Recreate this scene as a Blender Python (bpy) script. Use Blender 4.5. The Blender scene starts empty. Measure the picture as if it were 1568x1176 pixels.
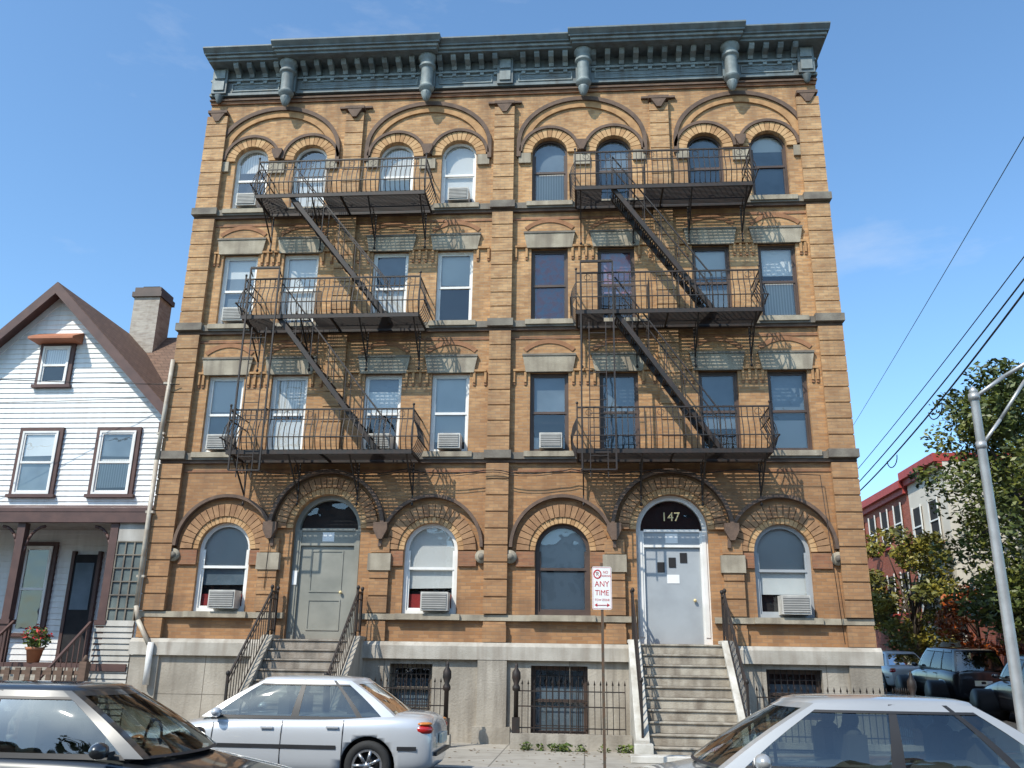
import bpy, bmesh, math, random
from mathutils import Matrix, Vector
random.seed(7)
sc = bpy.context.scene
R = math.radians

# ------------------------------------------------------------------ materials
def nt(name):
    m = bpy.data.materials.new(name); m.use_nodes = True
    t = m.node_tree; b = t.nodes["Principled BSDF"]
    return m, t, b
def N(t, typ, **kw):
    n = t.nodes.new(typ)
    for k, v in kw.items():
        if hasattr(n, k): setattr(n, k, v)
        else: n.inputs[k].default_value = v
    return n
def c4(c): return (c[0], c[1], c[2], 1)
def mixc(t, fac, a, b, mode='MIX'):
    n = t.nodes.new('ShaderNodeMix'); n.data_type = 'RGBA'; n.blend_type = mode
    for i, v in ((0, fac), (6, a), (7, b)):
        if hasattr(v, 'is_linked') or hasattr(v, 'links'): t.links.new(v, n.inputs[i])
        else: n.inputs[i].default_value = v if i == 0 else c4(v)
    return n.outputs[2]
def ramp(t, src, a, b):
    n = t.nodes.new('ShaderNodeMapRange'); n.inputs[1].default_value = a; n.inputs[2].default_value = b
    t.links.new(src, n.inputs[0]); return n.outputs[0]
def mth(t, op, a, b=None):
    n = t.nodes.new('ShaderNodeMath'); n.operation = op
    for i, v in enumerate((a, b)):
        if v is None: continue
        if hasattr(v, 'links'): t.links.new(v, n.inputs[i])
        else: n.inputs[i].default_value = v
    return n.outputs[0]
def mul(t, src, k): return mth(t, 'MULTIPLY', src, k)
def mat(name, c1, c2=None, rough=.7, metal=0, scale=4, bump=.0, bscale=40, stretch=None, coat=0, streak=None):
    m, t, b = nt(name)
    b.inputs['Roughness'].default_value = rough; b.inputs['Metallic'].default_value = metal
    if coat: b.inputs['Coat Weight'].default_value = coat; b.inputs['Coat Roughness'].default_value = .04
    tc = N(t, 'ShaderNodeTexCoord')
    vec = tc.outputs['Object']
    if stretch:
        mp = N(t, 'ShaderNodeMapping'); mp.inputs['Scale'].default_value = stretch
        t.links.new(vec, mp.inputs[0]); vec = mp.outputs[0]
    no = N(t, 'ShaderNodeTexNoise'); no.inputs['Scale'].default_value = scale; no.inputs['Detail'].default_value = 6
    t.links.new(vec, no.inputs['Vector'])
    c2 = c2 or tuple(x * .8 for x in c1)
    col = mixc(t, ramp(t, no.outputs[0], .35, .65), c1, c2)
    if streak:
        mp = N(t, 'ShaderNodeMapping'); mp.inputs['Scale'].default_value = (5, 5, .5); t.links.new(tc.outputs['Object'], mp.inputs[0])
        n4 = N(t, 'ShaderNodeTexNoise'); n4.inputs['Scale'].default_value = 1; n4.inputs['Detail'].default_value = 8; t.links.new(mp.outputs[0], n4.inputs['Vector'])
        col = mixc(t, mul(t, ramp(t, n4.outputs[0], .46, .7), .7), col, streak)
    t.links.new(col, b.inputs['Base Color'])
    if bump:
        n2 = N(t, 'ShaderNodeTexNoise'); n2.inputs['Scale'].default_value = bscale
        n2.inputs['Detail'].default_value = 4
        t.links.new(tc.outputs['Object'], n2.inputs['Vector'])
        bp = N(t, 'ShaderNodeBump'); bp.inputs['Strength'].default_value = bump; bp.inputs['Distance'].default_value = .02
        t.links.new(n2.outputs[0], bp.inputs['Height']); t.links.new(bp.outputs[0], b.inputs['Normal'])
    return m
def brickmat(name, c1, c2, mortar, bw=.215, rh=.072, ms=.006, low=None, dirt=(.10, .06, .035), dirtamt=.55, flat=False, off=.5, spots=.45):
    m, t, b = nt(name); b.inputs['Roughness'].default_value = .85
    tc = N(t, 'ShaderNodeTexCoord'); sp = N(t, 'ShaderNodeSeparateXYZ'); t.links.new(tc.outputs['Object'], sp.inputs[0])
    cb = N(t, 'ShaderNodeCombineXYZ')
    if flat:
        t.links.new(sp.outputs[0], cb.inputs[0]); t.links.new(sp.outputs[1], cb.inputs[1])
    else:
        t.links.new(mth(t, 'ADD', sp.outputs[0], sp.outputs[1]), cb.inputs[0]); t.links.new(sp.outputs[2], cb.inputs[1])
    br = N(t, 'ShaderNodeTexBrick'); br.offset = off
    t.links.new(cb.outputs[0], br.inputs['Vector'])
    br.inputs['Scale'].default_value = 1; br.inputs['Brick Width'].default_value = bw; br.inputs['Row Height'].default_value = rh
    br.inputs['Mortar Size'].default_value = ms; br.inputs['Color1'].default_value = c4(c1); br.inputs['Color2'].default_value = c4(c2)
    br.inputs['Mortar'].default_value = c4(mortar); br.inputs['Bias'].default_value = 0
    col = br.outputs[0]
    mp = N(t, 'ShaderNodeMapping'); mp.inputs['Scale'].default_value = (3.2, 3.2, .28); t.links.new(tc.outputs['Object'], mp.inputs[0])
    n2 = N(t, 'ShaderNodeTexNoise'); n2.inputs['Scale'].default_value = 1; n2.inputs['Detail'].default_value = 8
    t.links.new(mp.outputs[0], n2.inputs['Vector'])
    if low:
        col = mixc(t, mul(t, ramp(t, sp.outputs[2], 10.5, 3.5), .85), col, low, 'MULTIPLY')
        # soot washed down below every stone band (bands repeat every 3.12 m)
        fr = mth(t, 'FRACT', mth(t, 'DIVIDE', mth(t, 'ADD', sp.outputs[2], .26), 3.12))
        col = mixc(t, mul(t, mth(t, 'MULTIPLY', ramp(t, fr, .62, .98), ramp(t, n2.outputs[0], .36, .62)), .62), col, dirt)
    n1 = N(t, 'ShaderNodeTexNoise'); n1.inputs['Scale'].default_value = .55; n1.inputs['Detail'].default_value = 8; n1.inputs['Roughness'].default_value = .65
    t.links.new(tc.outputs['Object'], n1.inputs['Vector'])
    col = mixc(t, mul(t, ramp(t, n1.outputs[0], .44, .66), dirtamt), col, dirt)
    col = mixc(t, mul(t, ramp(t, n2.outputs[0], .5, .75), dirtamt * .9), col, dirt)
    mp2 = N(t, 'ShaderNodeMapping'); mp2.inputs['Scale'].default_value = (4.6, 4.6, 13.8); t.links.new(tc.outputs['Object'], mp2.inputs[0])
    n3 = N(t, 'ShaderNodeTexNoise'); n3.inputs['Scale'].default_value = .9; n3.inputs['Detail'].default_value = 3
    t.links.new(mp2.outputs[0], n3.inputs['Vector'])
    col = mixc(t, mul(t, ramp(t, n3.outputs[0], .48, .66), spots), col, (c1[0] * .46, c1[1] * .38, c1[2] * .36))
    t.links.new(col, b.inputs['Base Color'])
    bp = N(t, 'ShaderNodeBump'); bp.invert = True; bp.inputs['Strength'].default_value = .5; bp.inputs['Distance'].default_value = .01
    t.links.new(br.outputs[1], bp.inputs['Height']); t.links.new(bp.outputs[0], b.inputs['Normal'])
    return m
def glassmat(name, base=.16, tint=(.8, .88, .95)):
    m, t, b = nt(name); t.nodes.remove(b)
    out = t.nodes['Material Output']
    tr = N(t, 'ShaderNodeBsdfTransparent'); tr.inputs[0].default_value = c4(tint)
    gl = N(t, 'ShaderNodeBsdfGlossy'); gl.inputs['Roughness'].default_value = .02
    no = N(t, 'ShaderNodeTexNoise'); no.inputs['Scale'].default_value = 1.7
    tc = N(t, 'ShaderNodeTexCoord'); t.links.new(tc.outputs['Object'], no.inputs['Vector'])
    bp = N(t, 'ShaderNodeBump'); bp.inputs['Strength'].default_value = .4; bp.inputs['Distance'].default_value = .03
    t.links.new(no.outputs[0], bp.inputs['Height']); t.links.new(bp.outputs[0], gl.inputs['Normal'])
    fr = N(t, 'ShaderNodeFresnel'); fr.inputs[0].default_value = 1.5
    ad = N(t, 'ShaderNodeMath', operation='ADD'); ad.use_clamp = True; t.links.new(fr.outputs[0], ad.inputs[0]); ad.inputs[1].default_value = base
    mx = N(t, 'ShaderNodeMixShader'); t.links.new(ad.outputs[0], mx.inputs[0]); t.links.new(tr.outputs[0], mx.inputs[1]); t.links.new(gl.outputs[0], mx.inputs[2])
    t.links.new(mx.outputs[0], out.inputs[0]); return m
def stripemat(name, c1, c2, scale, axis=2, rough=.7):
    m, t, b = nt(name); b.inputs['Roughness'].default_value = rough
    tc = N(t, 'ShaderNodeTexCoord'); w = N(t, 'ShaderNodeTexWave'); w.bands_direction = 'XYZ'[axis]
    w.inputs['Scale'].default_value = scale; w.inputs['Distortion'].default_value = .6; w.inputs['Detail'].default_value = 2
    t.links.new(tc.outputs['Object'], w.inputs['Vector'])
    t.links.new(mixc(t, w.outputs[1], c1, c2), b.inputs['Base Color']); return m

M = {}
M['brick'] = brickmat('tan_brick', (.61, .365, .17), (.43, .235, .10), (.40, .29, .18), low=(.70, .60, .55), dirtamt=.48, dirt=(.155, .09, .052), spots=.68)
M['brick2'] = brickmat('pilaster_brick', (.58, .36, .175), (.44, .25, .115), (.38, .275, .17), low=(.71, .61, .56), dirtamt=.45, dirt=(.165, .10, .058), spots=.6)
M['redbrick'] = brickmat('red_brick_band', (.36, .165, .09), (.40, .20, .10), (.30, .19, .12), low=(.8, .75, .7), dirtamt=.4)
M['sidebrick'] = brickmat('side_brick', (.30, .14, .08), (.25, .11, .06), (.25, .2, .16), dirtamt=.4)
M['farbrick'] = brickmat('far_red_brick', (.36, .09, .055), (.29, .07, .045), (.28, .2, .16), dirtamt=.3)
M['vous'] = mat('arch_brick', (.46, .265, .12), (.33, .18, .08), .85, scale=6, bump=.3)
M['vous2'] = mat('arch_brick_light', (.55, .345, .17), (.43, .25, .115), .85, scale=6, bump=.3)
M['vous3'] = mat('arch_brick_red', (.33, .16, .08), (.24, .115, .055), .85, scale=6, bump=.3)
M['vlow'] = mat('arch_brick_low', (.37, .21, .105), (.26, .14, .07), .85, scale=6, bump=.3)
M['vlow2'] = mat('arch_brick_low_dark', (.32, .175, .085), (.23, .12, .06), .85, scale=6, bump=.3)
M['terra'] = mat('dark_terracotta', (.15, .095, .065), (.095, .062, .045), .8, scale=5, bump=.4)
M['sill'] = mat('sill_stone', (.22, .195, .155), (.13, .11, .09), .85, scale=3, bump=.3)
M['lintel'] = mat('lintel_stone', (.40, .35, .265), (.27, .23, .17), .85, scale=3, bump=.3, streak=(.16, .13, .10))
M['base'] = mat('base_stone', (.40, .36, .30), (.27, .24, .195), .9, scale=1.1, bump=.5, bscale=25, streak=(.17, .145, .115))
M['wtable'] = mat('water_table_stone', (.48, .445, .385), (.35, .32, .27), .9, scale=2, bump=.3, streak=(.24, .20, .16))
M['cornice'] = mat('cornice_paint', (.165, .20, .205), (.11, .14, .15), .6, scale=4, bump=.15, stretch=(1, 1, .4), streak=(.09, .085, .075))
M['cornice2'] = mat('cornice_paint_light', (.25, .29, .285), (.17, .205, .21), .6, scale=6, streak=(.12, .12, .11))
M['iron'] = mat('black_iron', (.010, .009, .008), (.028, .015, .010), .6, scale=9)
M['white'] = mat('white_paint', (.78, .77, .74), (.66, .65, .61), .5, scale=3)
M['brownf'] = mat('brown_paint', (.09, .055, .04), (.06, .04, .03), .5, scale=3)
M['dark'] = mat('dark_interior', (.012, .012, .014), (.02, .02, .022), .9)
M['glass'] = glassmat('window_glass', .06, (.9, .92, .92))
M['blind'] = stripemat('white_blind', (.70, .69, .66), (.46, .46, .45), 14)
M['shade'] = mat('roller_shade', (.66, .67, .65), (.56, .57, .56), .8, scale=1)
M['curtain'] = stripemat('curtain', (.66, .63, .58), (.42, .40, .37), 5, axis=0)
M['bluecur'] = mat('blue_grey_shade', (.14, .185, .225), (.085, .12, .15), .8, scale=2)
M['hearts'] = mat('patterned_curtain', (.34, .11, .12), (.16, .19, .30), .8, scale=8)
M['red'] = mat('red_curtain', (.30, .02, .02), (.2, .02, .02), .8)
M['ac'] = mat('ac_unit', (.55, .53, .48), (.42, .40, .36), .5, scale=5)
M['acg'] = stripemat('ac_grille', (.30, .29, .27), (.08, .08, .08), 22)
M['doorg'] = mat('grey_green_paint', (.27, .265, .225), (.20, .20, .17), .5, scale=2)
M['doorw'] = mat('pale_door_paint', (.36, .385, .40), (.30, .32, .335), .45, scale=2)
M['gold'] = mat('gold_leaf', (.75, .6, .3), None, .4)
M['paper'] = mat('paper', (.8, .8, .78), (.75, .75, .73), .7)
M['pipe'] = mat('pipe_paint', (.5, .46, .38), (.33, .26, .19), .5, scale=4)
M['step'] = mat('step_stone', (.42, .38, .31), (.27, .23, .18), .9, scale=5, bump=.4, streak=(.16, .13, .10))
M['cheek'] = mat('cheek_stone', (.58, .56, .51), (.42, .40, .35), .85, scale=2.5, bump=.3, streak=(.28, .24, .19))
M['stepg'] = mat('step_brownstone', (.34, .30, .25), (.23, .19, .15), .9, scale=5, bump=.4, streak=(.13, .11, .09))
M['tar'] = mat('roof_tar', (.05, .05, .05), None, .9)

# ------------------------------------------------------------------ mesh builder
class MB:
    def __init__(s): s.v = []; s.f = []; s.mi = []; s.sm = []; s.mats = []
    def add(s, vs, fs, m, smooth=False):
        if m not in s.mats: s.mats.append(m)
        k = s.mats.index(m); o = len(s.v)
        s.v += [tuple(v) for v in vs]
        for f in fs:
            s.f.append([i + o for i in f]); s.mi.append(k); s.sm.append(smooth)
    def box(s, x0, x1, y0, y1, z0, z1, m):
        s.add([(x, y, z) for x in (x0, x1) for y in (y0, y1) for z in (z0, z1)],
              [(0, 1, 3, 2), (4, 6, 7, 5), (0, 4, 5, 1), (2, 3, 7, 6), (0, 2, 6, 4), (1, 5, 7, 3)], m)
    def prism(s, poly, y0, y1, m):
        n = len(poly)
        s.add([(p[0], y0, p[1]) for p in poly] + [(p[0], y1, p[1]) for p in poly],
              [list(range(n)), list(range(2 * n - 1, n - 1, -1))] + [(i, (i + 1) % n, (i + 1) % n + n, i + n) for i in range(n)], m)
    def prismx(s, poly, x0, x1, m):
        n = len(poly)
        s.add([(x0, p[0], p[1]) for p in poly] + [(x1, p[0], p[1]) for p in poly],
              [list(range(n)), list(range(2 * n - 1, n - 1, -1))] + [(i, (i + 1) % n, (i + 1) % n + n, i + n) for i in range(n)], m)
    def band(s, cx, cz, r0, r1, a0, a1, y0, y1, m, n=28, ez=1.0, smooth=False):
        vs = []; fs = []
        for i in range(n + 1):
            a = a0 + (a1 - a0) * i / n; c, d = math.cos(a), math.sin(a)
            rz0 = r0 * ez if not isinstance(ez, tuple) else ez[0]; rz1 = r1 * ez if not isinstance(ez, tuple) else ez[1]
            vs += [(cx + r0 * c, y0, cz + rz0 * d), (cx + r1 * c, y0, cz + rz1 * d), (cx + r1 * c, y1, cz + rz1 * d), (cx + r0 * c, y1, cz + rz0 * d)]
            if i < n:
                for k in range(4): fs.append((4 * i + k, 4 * i + (k + 1) % 4, 4 * i + 4 + (k + 1) % 4, 4 * i + 4 + k))
        fs += [(0, 1, 2, 3), (4 * n, 4 * n + 3, 4 * n + 2, 4 * n + 1)]
        s.add(vs, fs, m, smooth)
    def vous(s, cx, cz, r0, r1, nv, y0, y1, ms, a0=0, a1=math.pi):
        for i in range(nv):
            g = .06 * (a1 - a0) / nv
            s.band(cx, cz, r0, r1, a0 + (a1 - a0) * i / nv + g, a0 + (a1 - a0) * (i + 1) / nv - g, y0 - random.uniform(0, .006), y1, random.choice(ms), n=1)
    def tube(s, p, q, r0, m, r1=None, n=8, smooth=True, cap=True):
        r1 = r0 if r1 is None else r1
        p, q = Vector(p), Vector(q); d = (q - p)
        if d.length < 1e-6: return
        d.normalize(); a = d.cross(Vector((0, 0, 1)) if abs(d.z) < .95 else Vector((1, 0, 0))).normalized(); b = d.cross(a)
        off = math.pi / n
        vs = [p + (a * math.cos(2 * math.pi * i / n + off) + b * math.sin(2 * math.pi * i / n + off)) * r0 for i in range(n)]
        vs += [q + (a * math.cos(2 * math.pi * i / n + off) + b * math.sin(2 * math.pi * i / n + off)) * r1 for i in range(n)]
        fs = [(i, (i + 1) % n, (i + 1) % n + n, i + n) for i in range(n)]
        if cap: fs += [list(range(n))[::-1], list(range(n, 2 * n))]
        s.add(vs, fs, m, smooth and n > 4)
    def bar(s, p, q, w, m): s.tube(p, q, w * .7, m, n=4, smooth=False)
    def path(s, pts, r, m, n=4):
        for a, b in zip(pts[:-1], pts[1:]): s.tube(a, b, r, m, n=n)
    def lathe(s, c, prof, m, n=18):
        vs = []; fs = []
        for r, z in prof:
            for i in range(n):
                a = 2 * math.pi * i / n; vs.append((c[0] + r * math.cos(a), c[1] + r * math.sin(a), c[2] + z))
        for k in range(len(prof) - 1):
            for i in range(n): fs.append((k * n + i, k * n + (i + 1) % n, (k + 1) * n + (i + 1) % n, (k + 1) * n + i))
        fs += [list(range(n))[::-1], list(range((len(prof) - 1) * n, len(prof) * n))]
        s.add(vs, fs, m, True)
    def ell(s, c, rx, ry, rz, m, n=14, k=9):
        vs = []; fs = []
        for j in range(k + 1):
            t = -math.pi / 2 + math.pi * j / k * .998 + .001
            for i in range(n):
                a = 2 * math.pi * i / n; vs.append((c[0] + rx * math.cos(t) * math.cos(a), c[1] + ry * math.cos(t) * math.sin(a), c[2] + rz * math.sin(t)))
        for j in range(k):
            for i in range(n): fs.append((j * n + i, j * n + (i + 1) % n, (j + 1) * n + (i + 1) % n, (j + 1) * n + i))
        s.add(vs, fs, m, True)
    def face(s, vs, m): s.add(vs, [list(range(len(vs)))], m)
    def obj(s, name, parent=None, recalc=True, bevel=0):
        if parent and (parent.name.startswith('apartment') or parent.name.startswith('fire_escape')):
            s.v = [(x, y, z if z < 9.2 else 9.2 + (z - 9.2) * .981) for x, y, z in s.v]
        me = bpy.data.meshes.new(name); me.from_pydata(s.v, [], s.f)
        for m in s.mats: me.materials.append(m)
        me.polygons.foreach_set('material_index', s.mi); me.polygons.foreach_set('use_smooth', s.sm)
        if recalc:
            b = bmesh.new(); b.from_mesh(me); bmesh.ops.recalc_face_normals(b, faces=b.faces); b.to_mesh(me); b.free()
        o = bpy.data.objects.new(name, me); sc.collection.objects.link(o)
        if parent: o.parent = parent
        if bevel:
            bm = o.modifiers.new('bevel', 'BEVEL'); bm.width = bevel; bm.segments = 2; bm.limit_method = 'ANGLE'; bm.angle_limit = R(50)
        return o
def empty(name, loc=(0, 0, 0), rot=(0, 0, 0)):
    e = bpy.data.objects.new(name, None); e.location = loc; e.rotation_euler = rot; sc.collection.objects.link(e); return e
def boolcut(o, cut):
    md = o.modifiers.new('b', 'BOOLEAN'); md.operation = 'DIFFERENCE'; md.object = cut; md.solver = 'EXACT'
    bpy.context.view_layer.update()
    dg = bpy.context.evaluated_depsgraph_get()
    me = bpy.data.meshes.new_from_object(o.evaluated_get(dg))
    o.modifiers.clear(); o.data = me
    bpy.data.objects.remove(cut)
def text(body, size, loc, rot, m, parent, name, ext=.003):
    cu = bpy.data.curves.new(name, 'FONT'); cu.body = body; cu.size = size; cu.extrude = ext; cu.align_x = 'CENTER'; cu.align_y = 'CENTER'
    cu.materials.append(m); o = bpy.data.objects.new(name, cu); o.location = loc; o.rotation_euler = rot; sc.collection.objects.link(o); o.parent = parent; return o
PI = math.pi
def g(y): return max(0, min(y, 60)) * .05

# ------------------------------------------------------------------ apartment building
B = empty('apartment_building', (-1.85, 0, 0))
HW = 7.7; XW = [1.13, 2.70, 4.91, 6.43]
WX = sorted([-x for x in XW] + XW); WW = .435
FZ = [(6.0, 7.87), (9.12, 11.02), (12.24, 14.1)]
def shape(x0, x1, z0, z1, arch, n=16):
    if not arch: return [(x0, z0), (x1, z0), (x1, z1), (x0, z1)]
    r = (x1 - x0) / 2; cx = (x0 + x1) / 2; zs = z1 - r
    return [(x0, z0), (x1, z0)] + [(cx + r * math.cos(PI * i / n), zs + r * math.sin(PI * i / n)) for i in range(n + 1)]
wall = MB(); wall.box(-HW, HW, 0, .35, 1.62, 15.66, M['brick'])
wo = wall.obj('brick_wall_front', B)
cut = MB()
for k, (z0, z1) in enumerate(FZ):
    for x in WX: cut.prism(shape(x - WW, x + WW, z0, z1, k == 2), -.3, .6, M['brick'])
FX = [-6.02, -1.42, 1.42, 6.02]; FR = .585
for x in FX: cut.prism(shape(x - FR, x + FR, 2.5, 4.43, True), -.3, .6, M['brick'])
DX = [-3.75, 3.75]; DR = .76
for x in DX: cut.prism(shape(x - DR, x + DR, 1.95, 5.06, True, 20), -.3, .6, M['brick'])
boolcut(wo, cut.obj('cutter', B))
st = MB(); st.box(-HW - .02, HW + .02, -.10, .35, -.2, 1.60, M['base'])
so = st.obj('stone_base', B)
cut = MB()
BXZ = [(-1.72, .45, .55, 1.5), (1.35, .58, .15, 1.5), (6.05, .55, .55, 1.5)]
for x, w, z0, z1 in BXZ: cut.box(x - w, x + w, -.4, .6, z0, z1, M['base'])
boolcut(so, cut.obj('cutter', B))
bd = MB()
bd.box(HW - .35, HW, .352, 15, .0, 15.66, M['sidebrick']); bd.box(-HW, -HW + .35, .352, 15, 0, 15.66, M['sidebrick'])
bd.box(-HW + .35, HW - .35, 14.7, 15, 0, 15.66, M['sidebrick'])
bd.box(-HW, HW, .0, 15, 15.665, 15.9, M['tar'])
bd.box(-HW + .36, HW - .36, .62, .68, 0, 15.6, M['dark'])
bd.obj('side_walls_and_roof', B)

tr = MB()
for i in range(12):
    xx = -HW + 1.28 * i + .3
    tr.box(xx, xx + .012, -.103, -.09, 0, 1.6, M['sill'])
tr.box(-HW - .02, -HW + 2.9, -.1035, -.09, .82, .832, M['sill'])
tr.box(-.32, .28, -.20, -.095, -.1, 1.595, M['base']); tr.box(-.40, .36, -.26, -.095, -.1, .32, M['base'])
for x in (-HW + .27, HW - .27): tr.box(x - .31, x + .31, -.17, -.095, -.1, 1.595, M['base'])
def xsegs(a, b, holes):
    out = []; cur = a
    for h0, h1 in sorted(holes):
        if h1 <= cur or h0 >= b: continue
        if h0 > cur: out.append((cur, h0))
        cur = max(cur, h1)
    if cur < b: out.append((cur, b))
    return out
doors = [(x - .80, x + .80) for x in DX]
for a, b in xsegs(-HW - .08, HW + .08, [(x - .78, x + .78) for x in DX]):
    tr.prismx([(-.21, 1.60), (-.21, 1.86), (-.14, 1.94), (.02, 1.94), (.02, 1.60)], a, b, M['wtable'])
for a, b in xsegs(-HW - .02, HW + .02, doors):
    tr.box(a, b, -.10, .01, 2.38, 2.50, M['lintel'])
for x in FX: tr.box(x - FR - .1, x + FR + .1, -.16, .12, 2.385, 2.505, M['lintel'])
for z in (5.98, 9.10, 12.22):
    tr.box(-HW - .03, HW + .03, -.13, .01, z - .15, z, M['sill'])
    tr.box(-HW - .02, HW + .02, -.085, .01, z - .22, z - .153, M['terra'])
    tr.box(-HW, HW, -.02, .01, z - .42, z - .36, M['redbrick'])
    for x in WX: tr.box(x - WW - .12, x + WW + .12, -.17, .09, z - .10, z + .018, M['lintel'])
def pil(x, w, z0, z1, y=-.15, m='brick2'):
    tr.box(x - w / 2 + .012, x + w / 2 - .012, y + .025, .01, z0, z1, M[m])
    z = z0; h = .36
    while z < z1 - .05:
        e = min(z + h - .03, z1)
        tr.box(x - w / 2, x + w / 2, y, y + .027, z, e, M[m]); z += h
for x in (-HW + .27, 0, HW - .27):
    w = .54 if x else .50
    for a, b in ((1.95, 2.36), (2.52, 5.74), (6.0, 8.86), (9.12, 11.98), (12.24, 14.98)): pil(x, w, a, b)
    for zz in (5.84, 8.96, 12.08): tr.box(x - w / 2 - .05, x + w / 2 + .05, -.21, .0, zz, zz + .18, M['sill'])
for x in (-3.83, 3.83):
    for a, b in ((6.0, 8.86), (9.12, 11.98), (12.24, 14.98)): pil(x, .46, a, b, -.11)
for x in (-HW + .27, -3.83, 0, 3.83, HW - .27):
    tr.box(x - .25, x + .25, -.20, -.005, 15.06, 15.14, M['terra'])
    tr.prism([(x - .05, 14.82), (x + .05, 14.82), (x + .19, 15.058), (x - .19, 15.058)], -.19, -.005, M['terra'])
    if abs(x) < HW - 1: tr.box(x - .42, x + .42, -.08, -.002, 15.142, 15.20, M['terra'])
for s0 in (-5.765, -1.915, 1.915, 5.765):
    tr.band(s0, 13.95, 1.50, 1.60, 0, PI, -.10, .01, M['terra'], n=36, ez=(1.20, 1.31), smooth=False)
    tr.band(s0, 13.95, 1.30, 1.497, .0, PI, -.05, .01, M['vous'], n=36, ez=(1.02, 1.197))
    tr.box(s0 - 1.60, s0 - 1.50, -.10, .01, 13.55, 13.95, M['terra']); tr.box(s0 + 1.50, s0 + 1.60, -.10, .01, 13.55, 13.95, M['terra'])
    tr.box(s0 - 1.55, s0 - 1.25, -.07, .01, 13.38, 13.66, M['lintel']); tr.box(s0 + 1.25, s0 + 1.55, -.07, .01, 13.38, 13.66, M['lintel'])
    tr.box(s0 - .20, s0 + .20, -.07, .01, 13.30, 13.58, M['lintel'])
    tr.prism([(s0 - .05, 13.68), (s0 + .05, 13.68), (s0 + .13, 13.86), (s0 + .13, 13.96), (s0 - .13, 13.96), (s0 - .13, 13.86)], -.16, -.005, M['terra'])
for x in WX:
    tr.vous(x, 14.1 - WW, WW, WW + .24, 15, -.06, .01, [M['vous2'], M['vous2'], M['vous']])
    tr.band(x, 14.1 - WW, WW + .245, WW + .32, .05, PI - .05, -.10, .01, M['terra'], n=24)
tr.box(-HW - .01, HW + .01, -.05, .01, 15.42, 15.60, M['redbrick']); tr.box(-HW - .03, HW + .03, -.10, .01, 15.50, 15.545, M['terra'])
for k in (0, 1):
    z1 = FZ[k][1]; h = .38
    for x in WX:
        tr.prism([(x - WW - .10, z1), (x + WW + .10, z1), (x + WW + .17, z1 + h), (x - WW - .17, z1 + h)], -.07, .05, M['lintel'])
        tr.box(x - WW - .18, x + WW + .18, -.09, .0, z1 + h + .002, z1 + h + .05, M['sill'])
    gaps = [(WX[i] + WW + .05, WX[i + 1] - WW - .05) for i in range(len(WX) - 1)]
    gaps += [(-HW + .56, WX[0] - WW - .05), (WX[-1] + WW + .05, HW - .56)]
    G2 = []
    for a, b in gaps:
        for c in (-3.83, 0, 3.83):
            if a < c < b: G2 += [(a, c - .27), (c + .27, b)]; break
        else: G2.append((a, b))
    for a, b in G2:
        if b - a < .12: continue
        tr.box(a + .04, b - .04, -.065, .0, z1 + .02, z1 + .07, M['vous'])
        n = max(2, int((b - a) / .13))
        for i in range(n):
            xx = a + .06 + (b - a - .12) * i / (n - 1)
            tr.box(xx - .026, xx + .026, -.05, .0, z1 - .24, z1 + .018, M['vous'])
            tr.box(xx - .026, xx + .026, -.03, .0, z1 - .30, z1 - .242, M['vous3'])
    for x in WX:
        tr.band(x, z1 - .1, .80, .90, PI * .27, PI * .73, -.022, .0, M['vous3'], n=10)
for x in FX:
    zs = 4.43 - FR
    tr.vous(x, zs, FR, FR + .13, 22, -.045, .01, [M['vous2'], M['vous']])
    tr.vous(x, zs, FR + .135, FR + .40, 21, -.075, .01, [M['vlow'], M['vlow2'], M['vlow']])
    tr.band(x, zs + .06, 1.07, 1.14, .0, PI, -.15, .01, M['terra'], n=32)
    for sg in (-1, 1):
        tr.box(x + sg * (FR + .21) - .20, x + sg * (FR + .21) + .20, -.06, .01, zs - .34, zs - .02, M['redbrick'])
    o = 1 if x > 0 else -1
    xx = x + o * 1.11 if abs(x) > 3 else x - o * 1.11
    tr.tube((xx, .0, zs - .14), (xx, -.11, zs - .14), .14, M['lintel'], n=16); tr.tube((xx, -.10, zs - .14), (xx, -.14, zs - .14), .07, M['sill'], n=12)
for x in DX:
    zs = 5.06 - DR
    tr.vous(x, zs, DR, DR + .14, 26, -.05, .01, [M['vous'], M['vous2']])
    tr.vous(x, zs, DR + .145, DR + .38, 25, -.085, .01, [M['vlow'], M['vlow2']])
    tr.band(x, zs, 1.22, 1.30, 0.05, PI - .05, -.17, .01, M['terra'], n=32)
    for sg in (-1, 1):
        xx = x + sg * 1.23
        for a, b in ((1.95, 2.36), (2.52, 3.40), (3.78, 4.08)): pil(xx, .42, a, b, -.10)
        tr.box(xx - .25, xx + .25, -.13, .0, 3.40, 3.76, M['lintel'])
        tr.prism([(xx - .05, 4.06), (xx + .05, 4.06), (xx + .15, 4.26), (xx + .15, 4.42), (xx - .15, 4.42), (xx - .15, 4.26)], -.22, -.1, M['terra'])
tro = tr.obj('stone_and_brick_trim', B)

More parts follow.
